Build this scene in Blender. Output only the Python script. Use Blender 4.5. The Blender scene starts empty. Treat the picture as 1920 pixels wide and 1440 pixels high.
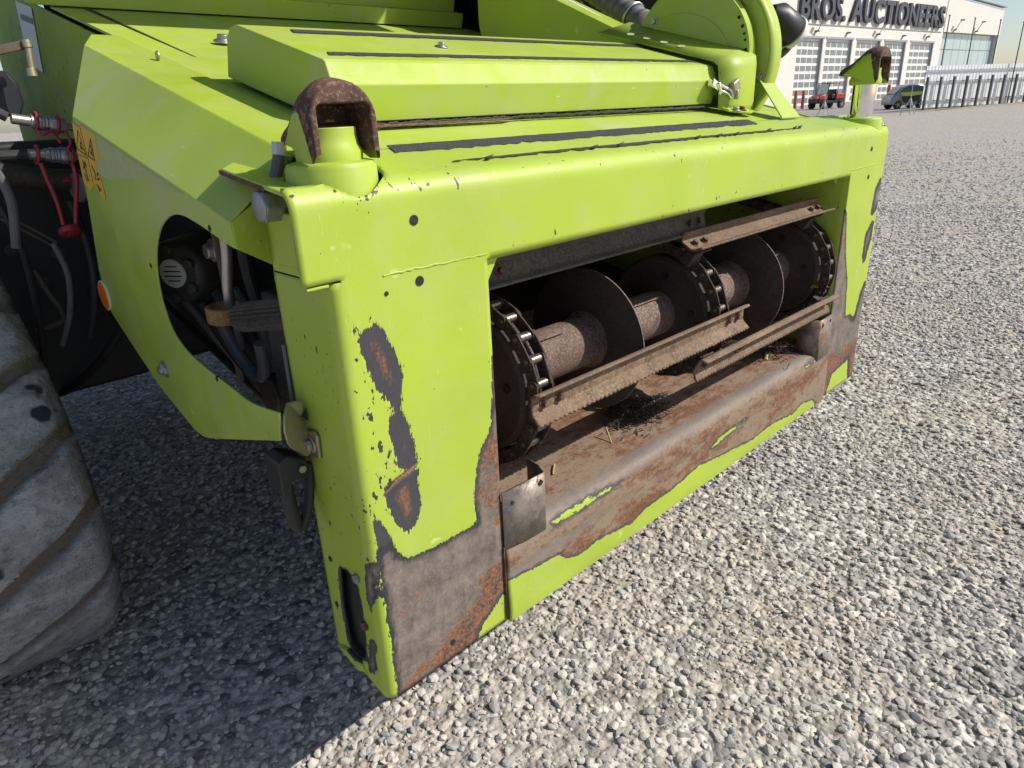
import bpy, bmesh, math, random
import numpy as np
from mathutils import Vector, Matrix, Quaternion
from mathutils.geometry import delaunay_2d_cdt
random.seed(7); np.random.seed(7)
scene = bpy.context.scene
COL = scene.collection
R = math.radians
GZ = -0.2                      # ground level beside the machine (frame's lower edge is z = 0)

# ------------------------------------------------------------------ camera
cam_data = bpy.data.cameras.new('camera')
cam = bpy.data.objects.new('camera', cam_data); COL.objects.link(cam)
cam_data.sensor_fit = 'HORIZONTAL'; cam_data.sensor_width = 36.0
cam_data.lens = 24.07; cam_data.clip_start = 0.02; cam_data.clip_end = 3000
_r = Vector((0.714426, -0.698415, -0.042566)); _u = Vector((0.288651, 0.238760, 0.927186)); _f = Vector((0.637398, 0.674693, -0.372175))
_m = Matrix((( _r.x, _u.x, -_f.x), (_r.y, _u.y, -_f.y), (_r.z, _u.z, -_f.z))).to_4x4()
_m.translation = Vector((-0.398, -0.728, 0.840))
cam.matrix_world = _m
scene.camera = cam

# ------------------------------------------------------------------ sky and sun
SUN = Vector((0.78, -0.90, 1.0)).normalized()          # direction towards the sun
world = bpy.data.worlds.new('World'); scene.world = world; world.use_nodes = True
wn = world.node_tree; wn.nodes.clear()
sky = wn.nodes.new('ShaderNodeTexSky'); sky.sky_type = 'NISHITA'; sky.sun_disc = False
sky.sun_elevation = math.asin(SUN.z); sky.sun_rotation = math.atan2(SUN.x, SUN.y)
sky.air_density = 0.9; sky.dust_density = 0.9; sky.ozone_density = 0.4
bg = wn.nodes.new('ShaderNodeBackground'); bg.inputs['Strength'].default_value = 0.098
wo = wn.nodes.new('ShaderNodeOutputWorld')
wn.links.new(sky.outputs[0], bg.inputs[0]); wn.links.new(bg.outputs[0], wo.inputs[0])
sl = bpy.data.lights.new('sun', 'SUN'); sl.energy = 4.4; sl.angle = R(0.53); sl.color = (1.0, 0.945, 0.865)
so = bpy.data.objects.new('sun', sl); COL.objects.link(so)
so.rotation_euler = (-SUN).to_track_quat('-Z', 'Y').to_euler(); so.location = SUN * 30
vs = scene.view_settings
vs.view_transform = 'Standard'; vs.look = 'None'; vs.gamma = 1.0; vs.use_curve_mapping = False; vs.exposure = 0.26
scene.cycles.use_denoising = True; scene.cycles.use_adaptive_sampling = True; scene.cycles.adaptive_threshold = 0.025
scene.cycles.max_bounces = 5; scene.cycles.diffuse_bounces = 3; scene.cycles.glossy_bounces = 2

# ------------------------------------------------------------------ materials
MATS = {}
class NT:
    def __init__(s, name, rough=0.6, metal=0.0, spec=0.5):
        m = bpy.data.materials.new(name); m.use_nodes = True; s.m = m; s.t = m.node_tree
        s.b = s.t.nodes['Principled BSDF']; s.b.inputs['Roughness'].default_value = rough
        s.b.inputs['Metallic'].default_value = metal; s.b.inputs['Specular IOR Level'].default_value = spec
        MATS[name] = m; s._c = None
    def n(s, t, **k):
        x = s.t.nodes.new('ShaderNode' + t)
        for a, v in k.items(): setattr(x, a, v)
        return x
    def l(s, a, b): s.t.links.new(a, b)
    def co(s):
        if s._c is None: s._c = s.n('TexCoord').outputs['Object']
        return s._c
    def noise(s, scale, detail=4, rough=0.6, stretch=None, dist=0.0, coord=None):
        x = s.n('TexNoise'); x.inputs['Scale'].default_value = scale; x.inputs['Detail'].default_value = detail
        x.inputs['Roughness'].default_value = rough; x.inputs['Distortion'].default_value = dist
        c = coord or s.co()
        if stretch:
            mp = s.n('Mapping'); mp.inputs['Scale'].default_value = stretch[:3]
            if len(stretch) > 3: mp.inputs['Rotation'].default_value = stretch[3:6]
            s.l(c, mp.inputs[0]); c = mp.outputs[0]
        s.l(c, x.inputs['Vector']); return x.outputs['Fac']
    def ramp(s, v, stops, interp='LINEAR'):
        x = s.n('ValToRGB'); x.color_ramp.interpolation = interp
        e = x.color_ramp.elements
        while len(e) < len(stops): e.new(0.5)
        for q, (p, c) in zip(e, stops):
            q.position = p; q.color = (c, c, c, 1) if isinstance(c, (int, float)) else (*c, 1)
        s.l(v, x.inputs[0]); return x.outputs[0]
    def math(s, op, a, b=None, c=None, clamp=False):
        x = s.n('Math', operation=op); x.use_clamp = clamp
        for i, v in enumerate((a, b, c)):
            if v is None: continue
            if isinstance(v, (int, float)): x.inputs[i].default_value = v
            else: s.l(v, x.inputs[i])
        return x.outputs[0]
    def mix(s, f, a, b, mode='MIX'):
        x = s.n('Mix', data_type='RGBA', blend_type=mode)
        for sock, v in ((x.inputs[0], f), (x.inputs[6], a), (x.inputs[7], b)):
            if isinstance(v, (int, float)): sock.default_value = v if sock is x.inputs[0] or sock == x.inputs[0] else (v, v, v, 1)
            elif isinstance(v, tuple): sock.default_value = (*v, 1)
            else: s.l(v, sock)
        return x.outputs[2]
    def step(s, v, lo, hi):
        x = s.n('MapRange'); x.interpolation_type = 'SMOOTHSTEP'
        x.inputs[1].default_value = lo; x.inputs[2].default_value = hi
        s.l(v, x.inputs[0]); return x.outputs[0]
    def set(s, **k):
        for a, v in k.items():
            i = s.b.inputs[a.replace('_', ' ')]
            if isinstance(v, (int, float)): i.default_value = v
            elif isinstance(v, tuple): i.default_value = (*v, 1) if len(v) == 3 else v
            else: s.l(v, i)
        return s
    def bump(s, h, strength=0.3, dist=0.002):
        x = s.n('Bump'); x.inputs['Strength'].default_value = strength; x.inputs['Distance'].default_value = dist
        s.l(h, x.inputs['Height']); s.l(x.outputs[0], s.b.inputs['Normal']); return s

GREEN = (0.395, 0.520, 0.044); GREEN_D = (0.335, 0.445, 0.050)
def paint_colour(t, dirt=0.12):
    big = t.noise(3.0, 2); fine = t.noise(60, 2)
    c = t.mix(t.ramp(big, [(0.35, 0.0), (0.7, 1.0)]), GREEN, GREEN_D)
    d = t.math('MULTIPLY', t.ramp(t.noise(9, 4, .7), [(0.42, 0.0), (0.75, 1.0)]), dirt)
    c = t.mix(d, c, (0.46, 0.46, 0.27))
    sm = t.math('MULTIPLY', t.step(t.noise(4.5, 4, .65, (1, 1, .35)), .52, .72), dirt * .9)
    c = t.mix(sm, c, (0.50, 0.50, 0.32))
    c = t.mix(t.math('MULTIPLY', t.step(t.noise(2.2, 5, .7), .56, .74), dirt * .8), c, (0.20, 0.22, 0.05))
    # faint rubbed scratches
    s1 = t.step(t.noise(26, 2, .5, (14, 1.0, 1.0, .4, .3, .7)), .70, .735)
    s2 = t.step(t.noise(22, 2, .5, (1.0, 16, 1.2, .2, .6, .2)), .71, .74)
    sc = t.math('MULTIPLY', t.math('MAXIMUM', s1, s2), t.math('MULTIPLY', t.step(t.noise(5, 2), .44, .6), .5))
    c = t.mix(sc, c, (0.62, 0.70, 0.25))
    return c, fine
def chips(t, amt=.735):
    a = t.noise(75, 2, .55, (1.5, 1.5, .8)); b = t.noise(6, 1); at = t.n('Attribute', attribute_name='chip').outputs['Fac']
    v = t.math('ADD', t.math('ADD', a, t.math('MULTIPLY', t.math('SUBTRACT', b, .5), .22)), t.math('MULTIPLY', at, .16))
    return t.step(v, amt, amt + .012)
def green(name, dirt=.12, chip=.76, rough=.42, coat=.12, spec=.5):
    t = NT(name, rough, 0, spec); c, fine = paint_colour(t, dirt)
    c = t.mix(chips(t, chip), c, (0.035, 0.03, 0.032))
    t.set(Base_Color=c, Roughness=t.ramp(t.noise(14, 3), [(0.3, rough - .07), (0.75, rough + .14)]))
    t.set(Coat_Weight=coat, Coat_Roughness=.3)
    t.bump(fine, .05, .0006); return t.m
green('green_paint', .26, .76, .46, .05, .42); green('green_guard', .30, .79, .36); green('green_top', .45, .765, .52, 0.0, .3); green('green_dirty', .35, .70, .7, 0, .2)

def bare(t, warm=.5):
    """rust and bare steel colour with its own patches"""
    n1 = t.noise(7.5, 4, .65); n2 = t.noise(34, 4, .7, (1, 2.2, .8)); n3 = t.noise(160, 3, .7); ra = t.n('Attribute', attribute_name='rust').outputs['Fac']
    st = t.mix(t.ramp(n2, [(.3, 0), (.7, 1)]), (0.120, 0.098, 0.085), (0.335, 0.285, 0.245))
    ru = t.mix(t.ramp(n2, [(.38, 0), (.62, 1)]), (0.055, 0.024, 0.016), (0.190, 0.075, 0.030))
    ru = t.mix(t.math('MULTIPLY', t.ramp(n3, [(.42, 0), (.72, 1)]), .6), ru, (0.36, 0.25, 0.19))
    st = t.mix(t.math('MULTIPLY', t.ramp(n3, [(.5, 0), (.75, 1)]), .55), st, (0.42, 0.37, 0.34))
    f = t.step(t.math('ADD', t.math('ADD', n1, t.math('MULTIPLY', ra, .22)), t.math('MULTIPLY', t.math('SUBTRACT', n2, .5), .55)), .54 - warm * .12, .66 - warm * .12)
    return t.mix(f, st, ru), f, n3, n2
def worn(name, warm):
    t = NT(name, .42, 0, .42); c, fine = paint_colour(t, .26)
    at = t.n('Attribute', attribute_name='wear').outputs['Fac']
    j = t.math('ADD', t.math('MULTIPLY', t.math('SUBTRACT', t.noise(85, 4, .7), .5), .013),
               t.math('MULTIPLY', t.math('SUBTRACT', t.noise(240, 2, .8, (1.0, 1, .16, 0, .45, 0)), .5), .015))
    w = t.math('ADD', at, j)
    mask = t.step(w, -.0004, .0004)
    sl_ = t.n('Attribute', attribute_name='slate').outputs['Fac']
    wr = t.math('ADD', t.math('SUBTRACT', w, t.math('MULTIPLY', sl_, .011)), t.math('MULTIPLY', t.math('SUBTRACT', t.noise(38, 4, .7), .5), .016))
    rim = t.math('SUBTRACT', 1.0, t.step(wr, .0020, .0150))
    b, f, n3, n2 = bare(t, warm)
    b = t.mix(t.math('MULTIPLY', rim, .93), b, (0.042, 0.045, 0.055))
    ch = t.math('MULTIPLY', chips(t, .745), 1.0)
    c = t.mix(ch, c, (0.045, 0.043, 0.05))
    t.set(Base_Color=t.mix(mask, c, b))
    rr = t.mix(mask, t.ramp(t.noise(14, 3), [(.3, .36), (.75, .56)]), t.mix(f, .42, .85))
    t.set(Roughness=rr)
    t.set(Metallic=t.math('MULTIPLY', mask, t.math('MULTIPLY', t.math('SUBTRACT', 1.0, f), .4)))
    t.bump(t.math('SUBTRACT', t.math('MULTIPLY', n3, .4), t.step(at, -.003, .003)), .45, .0012); return t.m
worn('worn_front', .75); 
def rusty(name, dark, mid, light, scale=30, rough=.8, metal=0.0, fine=220):
    t = NT(name, rough, metal)
    a = t.noise(scale, 4, .7); b = t.noise(fine, 2, .7); g = t.noise(scale * .25, 2)
    c = t.mix(t.ramp(a, [(.35, 0), (.65, 1)]), dark, mid)
    c = t.mix(t.math('MULTIPLY', t.ramp(b, [(.45, 0), (.68, 1)]), .7), c, light)
    c = t.mix(t.math('MULTIPLY', t.ramp(g, [(.4, 0), (.7, 1)]), .45), c, dark)
    t.set(Base_Color=c); t.bump(b, .5, .0012); return t.m
rusty('rust_drum', (.075, .045, .036), (.17, .105, .080), (.36, .26, .21), 26)
rusty('rust_disc', (.030, .022, .020), (.055, .038, .032), (.09, .06, .05), 20)
rusty('rust_bar', (.085, .050, .030), (.20, .128, .078), (.32, .235, .15), 24)
rusty('rust_hook', (.050, .023, .016), (.125, .055, .034), (.30, .18, .13), 40)
rusty('chain_iron', (.020, .013, .010), (.06, .035, .026), (.13, .09, .07), 60)
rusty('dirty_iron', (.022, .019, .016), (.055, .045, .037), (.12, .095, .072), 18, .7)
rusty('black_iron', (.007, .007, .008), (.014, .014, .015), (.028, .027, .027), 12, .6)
rusty('ochre_iron', (.10, .05, .018), (.34, .17, .05), (.42, .25, .10), 22, .75)
rusty('roller_steel', (.10, .075, .06), (.27, .22, .19), (.42, .37, .33), 60, .36, .8)
rusty('dark_bar', (.045, .037, .032), (.10, .085, .074), (.19, .165, .145), 24)
def floor_metal():
    t = NT('floor_metal', .6); c, _ = paint_colour(t, .10)
    at = t.n('Attribute', attribute_name='wear').outputs['Fac']
    gl = t.n('Attribute', attribute_name='gleam').outputs['Fac']
    j = t.math('MULTIPLY', t.math('SUBTRACT', t.noise(90, 6, .75, (.6, 1, 1.2)), .5), .020)
    w = t.math('ADD', at, j); mask = t.step(w, -.0004, .0004)
    rim = t.math('SUBTRACT', 1.0, t.step(w, .002, .008))
    n1 = t.noise(9, 4, .65, (.55, 1.3, 1.3)); n2 = t.noise(46, 4, .75, (.8, 1.6, 1.6)); n3 = t.noise(190, 3, .7)
    tan = t.mix(n3, (.135, .092, .062), (.325, .245, .170))
    ru = t.mix(t.ramp(n3, [(.35, 0), (.65, 1)]), (.080, .036, .019), (.235, .105, .048))
    f = t.step(t.math('ADD', t.math('MULTIPLY', n1, .6), t.math('MULTIPLY', n2, .5)), .49, .62)
    b = t.mix(f, tan, ru)
    g = t.math('MULTIPLY', t.step(t.math('ADD', gl, t.math('MULTIPLY', t.math('SUBTRACT', n1, .5), 1.1)), .30, .90), .62)
    b = t.mix(g, b, t.mix(n2, (.13, .122, .116), (.30, .285, .27)))
    b = t.mix(t.math('MULTIPLY', rim, .9), b, (.045, .048, .058))
    t.set(Base_Color=t.mix(mask, c, b), Roughness=t.mix(mask, .45, t.mix(g, .82, .56)))
    t.set(Metallic=t.math('MULTIPLY', t.math('MULTIPLY', g, mask), .25))
    t.bump(n3, .3, .0012); return t.m
floor_metal()
def plain(name, col, rough=.5, metal=0., var=.25, scale=20, spec=.5, bump=0.0):
    t = NT(name, rough, metal, spec)
    n = t.noise(scale, 5, .65)
    lo = tuple(c * (1 - var) for c in col); hi = tuple(min(1, c * (1 + var)) for c in col)
    t.set(Base_Color=t.mix(n, lo, hi))
    if bump: t.bump(t.noise(scale * 6, 4), bump, .001)
    return t.m
plain('zinc', (.42, .41, .39), .38, .8, .25, 60); plain('zinc_yellow', (.40, .36, .24), .42, .7, .3, 40)
plain('steel_bolt', (.30, .31, .33), .42, .7, .3, 90); plain('chrome', (.82, .83, .85), .06, 1.0, .02, 5)
plain('black_plastic', (.014, .015, .017), .45, 0, .3, 30); plain('black_rubber', (.022, .022, .022), .6, 0, .3, 30)
plain('motor_black', (.065, .062, .058), .5, 0, .5, 24, .5, .15); plain('dust_brown', (.10, .075, .055), .85, 0, .4, 60)
plain('red_plastic', (.34, .028, .04), .42, 0, .15, 20); plain('orange_lens', (.85, .20, .008), .22, 0, .08, 200)
plain('white_label', (.72, .72, .70), .5, 0, .06, 40); plain('print_black', (.02, .02, .02), .5, 0, .1, 20)
plain('sticker_yellow', (.74, .42, .03), .4, 0, .12, 30); plain('silver_label', (.34, .34, .35), .4, .2, .2, 12)
plain('old_label_sun_spot', (.42, .45, .20), .7, 0, .15, 40)
plain('straw', (.42, .30, .12), .8, 0, .35, 60); plain('chaff', (.055, .042, .028), .9, 0, .6, 40)
plain('hose_grey', (.11, .11, .115), .6, 0, .2, 30); plain('white_paint', (.74, .74, .72), .5, 0, .05, 10)
def gritty():
    t = NT('grit_tape', .95, 0, .25); n = t.noise(900, 2, .6); 
    t.set(Base_Color=t.mix(t.ramp(n, [(.45, 0), (.72, 1)]), (.022, .022, .025), (.16, .16, .165))); t.bump(n, .8, .001)
gritty()
def tread():
    t = NT('track_rubber', .92, 0, .15); a = t.noise(11, 5, .75); b = t.noise(70, 4, .8); st = t.noise(22, 4, .75, (.35, 1, 1, .7, 0, 0))
    g = t.n('Attribute', attribute_name='groove').outputs['Fac']; ed = t.n('Attribute', attribute_name='edge').outputs['Fac']
    c = t.mix(t.ramp(a, [(.34, 0), (.60, 1)]), (.19, .19, .192), (.40, .41, .425))
    c = t.mix(t.math('MULTIPLY', t.ramp(st, [(.48, 0), (.64, 1)]), .6), c, (.50, .51, .52))
    c = t.mix(t.math('MULTIPLY', t.ramp(b, [(.52, 0), (.70, 1)]), .6), c, (.07, .07, .072))
    c = t.mix(t.step(t.noise(7.5, 3), .64, .68), c, (.040, .045, .055))
    brown = t.mix(b, (.085, .068, .054), (.25, .205, .16))
    c = t.mix(t.math('MULTIPLY', g, .88), c, brown)
    c = t.mix(t.math('MULTIPLY', t.math('MULTIPLY', ed, t.step(a, .35, .55)), .75), c, (.085, .055, .04))
    t.set(Base_Color=c); t.bump(t.math('ADD', t.math('MULTIPLY', a, 1.4), t.math('MULTIPLY', b, 1.5)), 1.0, .008)
tread()
def stone():
    t = NT('gravel_stone', .85, 0, .3)
    rnd = t.n('ObjectInfo').outputs['Random']
    c = t.ramp(rnd, [(0, (.15, .15, .152)), (.12, (.25, .247, .245)), (.30, (.335, .328, .315)), (.50, (.43, .413, .38)), (.70, (.53, .497, .445)), (.82, (.43, .375, .30)), (.92, (.66, .63, .575)), (1, (.40, .32, .25))])
    n = t.noise(160, 2, .65)
    c = t.mix(t.ramp(n, [(.3, 0), (.75, 1)]), c, t.mix(.5, c, (.64, .60, .53)))
    t.set(Base_Color=c); t.bump(n, .35, .001)
stone()
def ground_mat():
    t = NT('gravel_ground', .95, 0, .15); co = t.n('NewGeometry').outputs['Position']
    v = t.n('TexVoronoi'); v.inputs['Scale'].default_value = 42; t.l(co, v.inputs['Vector'])
    v2 = t.n('TexVoronoi'); v2.inputs['Scale'].default_value = 95; t.l(co, v2.inputs['Vector'])
    sep = t.n('SeparateColor'); t.l(v.outputs['Color'], sep.inputs[0])
    st = t.ramp(sep.outputs[0], [(0, (.17, .168, .165)), (.3, (.34, .33, .315)), (.6, (.50, .475, .435)), (1, (.70, .66, .60))])
    fine = t.noise(300, 4, .7, coord=co)
    sand = t.mix(fine, (.36, .305, .23), (.62, .54, .43))
    patch = t.step(t.noise(1.6, 5, .6, coord=co), .40, .60)
    st = t.mix(t.math('MULTIPLY', patch, .55), st, sand)
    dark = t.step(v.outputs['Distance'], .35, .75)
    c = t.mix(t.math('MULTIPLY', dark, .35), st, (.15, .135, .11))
    t.set(Base_Color=c)
    t.bump(t.math('ADD', t.math('MULTIPLY', v.outputs['Distance'], -1.0), t.math('MULTIPLY', v2.outputs['Distance'], -.4)), .9, .012)
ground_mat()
def yard():
    t = NT('yard_concrete', .9); co = t.n('NewGeometry').outputs['Position']
    t.set(Base_Color=t.mix(t.noise(.6, 6, .7, coord=co), (.20, .19, .18), (.33, .315, .295)))
yard()
def verge():
    t = NT('verge_soil', .95); co = t.n('NewGeometry').outputs['Position']
    c = t.mix(t.noise(1.1, 6, .7, coord=co), (.27, .21, .13), (.42, .36, .26))
    t.set(Base_Color=t.mix(t.step(t.noise(.8, 5, .7, coord=co), .55, .6), c, (.13, .14, .045)))
verge()
plain('render_wall', (.74, .70, .63), .85, 0, .07, .5); plain('wall_panel', (.70, .67, .61), .8, 0, .08, .8)
plain('door_white', (.78, .79, .80), .45, 0, .03, 2); plain('door_pane', (.16, .185, .20), .12, 0, .45, .9, .8)
plain('frame_grey', (.34, .36, .38), .5, 0, .1, 2); plain('letter_grey', (.055, .062, .075), .55, 0, .1, 2)
plain('glass_blue', (.34, .46, .50), .06, 0, .15, .15, 1.0)
plain('fence_white', (.82, .84, .85), .5, .1, .05, 2); plain('post_grey', (.075, .078, .082), .6, 0, .15, 3)
plain('rail_grey', (.42, .44, .46), .5, .3, .1, 2); plain('bollard_red', (.42, .085, .045), .6, 0, .15, 6)
plain('utv_red', (.46, .04, .026), .35, 0, .06, 2); plain('utv_black', (.018, .018, .02), .5, 0, .2, 5)
plain('tyre', (.022, .022, .022), .8, 0, .2, 5); plain('rim_dust', (.40, .34, .27), .7, 0, .15, 5); plain('rim_grey', (.40, .41, .42), .35, .6, .1, 5)
plain('car_grey', (.27, .28, .31), .3, .2, .05, 2); plain('car_lime', (.40, .52, .06), .4, 0, .05, 2); plain('car_glass', (.05, .07, .075), .05, 0, .1, 2, .8)
plain('dead_black', (.007, .007, .007), 1.0, 0, .1, 2, .0); plain('cab_glass', (.03, .04, .04), .05, 0, .1, 2, .8)

# ------------------------------------------------------------------ mesh helpers
class MB:
    def __init__(s): s.v = []; s.f = []
    def add(s, vs, fs):
        o = len(s.v); s.v += [tuple(p) for p in vs]; s.f += [tuple(i + o for i in f) for f in fs]; return s
    def box(s, c, d, rot=None):
        x, y, z = (k / 2 for k in d); c = Vector(c)
        vs = [Vector((a * x, b * y, e * z)) for a in (-1, 1) for b in (-1, 1) for e in (-1, 1)]
        if rot is not None: vs = [rot @ v for v in vs]
        return s.add([c + v for v in vs], [(0, 1, 3, 2), (4, 6, 7, 5), (0, 4, 5, 1), (2, 3, 7, 6), (0, 2, 6, 4), (1, 5, 7, 3)])
    def cyl(s, p0, p1, r0, r1=None, seg=20, caps=True, phase=0.0):
        p0, p1 = Vector(p0), Vector(p1); r1 = r0 if r1 is None else r1
        d = (p1 - p0).normalized(); a = d.orthogonal().normalized(); b = d.cross(a)
        vs = []
        for p, r in ((p0, r0), (p1, r1)):
            for i in range(seg):
                t = 2 * math.pi * i / seg + phase; vs.append(p + a * (r * math.cos(t)) + b * (r * math.sin(t)))
        fs = [(i, (i + 1) % seg, seg + (i + 1) % seg, seg + i) for i in range(seg)]
        if caps: fs += [tuple(range(seg - 1, -1, -1)), tuple(range(seg, 2 * seg))]
        return s.add(vs, fs)
    def lathe(s, p0, axis, prof, seg=28):
        """prof: list of (distance along axis, radius)"""
        p0 = Vector(p0); d = Vector(axis).normalized(); a = d.orthogonal().normalized(); b = d.cross(a); vs = []; fs = []
        for h, r in prof:
            for i in range(seg):
                t = 2 * math.pi * i / seg; vs.append(p0 + d * h + a * (r * math.cos(t)) + b * (r * math.sin(t)))
        for k in range(len(prof) - 1):
            for i in range(seg):
                j = (i + 1) % seg; fs.append((k * seg + i, k * seg + j, (k + 1) * seg + j, (k + 1) * seg + i))
        fs += [tuple(range(seg - 1, -1, -1)), tuple((len(prof) - 1) * seg + i for i in range(seg))]
        return s.add(vs, fs)
    def tube(s, pts, r, seg=10, smooth=0):
        P = [Vector(p) for p in pts]
        if smooth: P = spline(P, smooth)
        n = len(P); rr = r if isinstance(r, (list, tuple)) else [r] * n
        up = None; vs = []; fs = []
        for i, p in enumerate(P):
            d = (P[min(i + 1, n - 1)] - P[max(i - 1, 0)]).normalized()
            if up is None: up = d.orthogonal().normalized()
            up = (up - d * up.dot(d)).normalized(); b = d.cross(up)
            for k in range(seg):
                t = 2 * math.pi * k / seg; vs.append(p + up * (rr[i] * math.cos(t)) + b * (rr[i] * math.sin(t)))
        for i in range(n - 1):
            for k in range(seg):
                j = (k + 1) % seg; fs.append((i * seg + k, i * seg + j, (i + 1) * seg + j, (i + 1) * seg + k))
        fs += [tuple(range(seg - 1, -1, -1)), tuple((n - 1) * seg + k for k in range(seg))]
        return s.add(vs, fs)
    def prism(s, poly, to3, depth, holes=()):
        """flat outline poly (2-D) with holes; to3(a, b, h) places a point; solid from h=0 to h=depth"""
        loops = [poly] + list(holes); vc = []; ed = []
        for lp in loops:
            o = len(vc); m = len(lp); vc += [Vector((a, b)) for a, b in lp]; ed += [(o + i, o + (i + 1) % m) for i in range(m)]
        V, E, F, _, _, _ = delaunay_2d_cdt(vc, ed, [], 1, 1e-7)
        F = [f for f in F if not any(inside(sum((V[i] for i in f), Vector((0, 0))) / 3, h) for h in holes)]
        n = len(V); vs = [to3(p.x, p.y, 0) for p in V] + [to3(p.x, p.y, depth) for p in V]
        fs = [tuple(reversed(f)) for f in F] + [tuple(i + n for i in f) for f in F]
        cnt = {}
        for f in F:
            for i in range(3): cnt[(f[i], f[(i + 1) % 3])] = 1
        for (a, b) in cnt:
            if (b, a) not in cnt: fs.append((a, b, b + n, a + n))
        return s.add(vs, fs)
    def mesh(s, name):
        me = bpy.data.meshes.new(name); me.from_pydata(s.v, [], s.f)
        bm = bmesh.new(); bm.from_mesh(me); bmesh.ops.recalc_face_normals(bm, faces=bm.faces); bm.to_mesh(me); bm.free()
        return me
    def build(s, name, mat, parent=None, bevel=0.0, smooth=35, inv=None):
        me = s.mesh(name); return put(name, me, mat, parent, bevel, smooth, inv)
def put(name, me, mat, parent=None, bevel=0.0, smooth=35, inv=None):
    if mat and not me.materials: me.materials.append(MATS[mat])
    o = bpy.data.objects.new(name, me); COL.objects.link(o)
    if smooth:
        me.shade_smooth()
        try: me.set_sharp_from_angle(angle=R(smooth))
        except Exception: pass
    if bevel:
        b = o.modifiers.new('bevel', 'BEVEL'); b.width = bevel; b.segments = 2; b.limit_method = 'ANGLE'; b.angle_limit = R(40); b.harden_normals = False
    if parent is not None: attach(o, parent)
    return o
ROOTINV = {}
def attach(o, parent):
    o.parent = parent
    if parent.name in ROOTINV: o.matrix_parent_inverse = ROOTINV[parent.name]
def root(name, label, cat, loc=(0, 0, 0), rz=0, group=None, worldspace=False):
    o = bpy.data.objects.new(name, None); COL.objects.link(o); o.empty_display_size = .2
    o.location = loc; o.rotation_euler = (0, 0, rz); tag(o, label, cat, group)
    if worldspace: ROOTINV[o.name] = Matrix.Translation(-Vector(loc))
    return o
def tag(o, label, cat, group=None, kind=None):
    o['label'] = label
    if cat: o['category'] = cat
    if group: o['group'] = group
    if kind: o['kind'] = kind
    return o
def inside(p, poly):
    x, y = p[0], p[1]; c = False; n = len(poly)
    for i in range(n):
        x1, y1 = poly[i]; x2, y2 = poly[i - 1]
        if (y1 > y) != (y2 > y) and x < (x2 - x1) * (y - y1) / (y2 - y1) + x1: c = not c
    return c
def spline(P, k=6, closed=False):
    P = [Vector(p) for p in P]; n = len(P); out = []
    rng = range(n) if closed else range(n - 1)
    for i in rng:
        g = (lambda j: P[j % n]) if closed else (lambda j: P[max(0, min(n - 1, j))])
        a, b, c, d = g(i - 1), g(i), g(i + 1), g(i + 2)
        for q in range(k):
            t = q / k; out.append(.5 * ((2 * b) + (c - a) * t + (2 * a - 5 * b + 4 * c - d) * t * t + (3 * b - a - 3 * c + d) * t ** 3))
    if not closed: out.append(P[-1])
    return out
def sdf(P, poly):
    """signed distance of N points to a polygon, positive inside"""
    P = np.asarray(P, float); V = np.asarray(poly, float); n = len(V)
    d = np.full(len(P), 1e9); ins = np.zeros(len(P), bool)
    for i in range(n):
        a, b = V[i], V[i - 1]; e = b - a; w = P - a
        t = np.clip((w @ e) / max(e @ e, 1e-12), 0, 1); q = w - t[:, None] * e
        d = np.minimum(d, np.hypot(q[:, 0], q[:, 1]))
        if a[1] != b[1]:
            c = ((a[1] > P[:, 1]) != (b[1] > P[:, 1])) & (P[:, 0] < (b[0] - a[0]) * (P[:, 1] - a[1]) / (b[1] - a[1]) + a[0]); ins ^= c
    return np.where(ins, d, -d)
def union(P, polys):
    r = np.full(len(P), -.06)
    for p in polys: r = np.maximum(r, sdf(P, p))
    return r
def fattr(me, name, vals):
    a = me.attributes.new(name, 'FLOAT', 'POINT'); a.data.foreach_set('value', np.asarray(vals, np.float32))
def circle(cx, cy, r, n=20, ry=None): return [(cx + r * math.cos(2 * math.pi * i / n), cy + (ry or r) * math.sin(2 * math.pi * i / n)) for i in range(n)]
def hexbolt(mb, p, d, r=.009, h=.006, washer=True):
    p = Vector(p); d = Vector(d).normalized()
    if washer: mb.cyl(p, p + d * .002, r * 1.55, seg=20); p = p + d * .002
    mb.cyl(p, p + d * h, r, r * .96, seg=6); return mb

# ================================================================== SETTING
def gh(x):  # the yard rises a little towards the building
    return GZ + max(0.0, min(x, 60.0) - 36.0) * .018
mb = MB()
xs = [-400, -60, -8, 0, 8, 20, 36, 60, 140, 900]; ys = [-700, -60, -8, 0, 8, 30, 100, 700]
for x in xs:
    for y in ys: mb.v.append((x, y, gh(x)))
for i in range(len(xs) - 1):
    for j in range(len(ys) - 1):
        a = i * len(ys) + j; mb.f.append((a, a + len(ys), a + len(ys) + 1, a + 1))
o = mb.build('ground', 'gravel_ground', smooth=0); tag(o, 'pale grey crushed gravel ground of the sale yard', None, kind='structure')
def sheet(name, poly, mat, lift, label):
    mb = MB()
    for lo, hi in ((30, 60), (60, 400)):
        pl = clip(poly, lo, hi)
        if len(pl) > 2: mb.add([(x, y, gh(x) + lift) for x, y in pl], [tuple(range(len(pl)))])
    o = mb.build(name, mat, smooth=0); tag(o, label, None, kind='structure')
def clip(poly, lo, hi):
    for sgn, lim in ((1, lo), (-1, -hi)):
        out = []
        for i in range(len(poly)):
            a, b = poly[i - 1], poly[i]; da, db = sgn * a[0] - lim, sgn * b[0] - lim
            if (da >= 0) != (db >= 0):
                t = da / (da - db); out.append((a[0] + (b[0] - a[0]) * t, a[1] + (b[1] - a[1]) * t))
            if db >= 0: out.append(b)
        poly = out
    return poly
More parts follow.
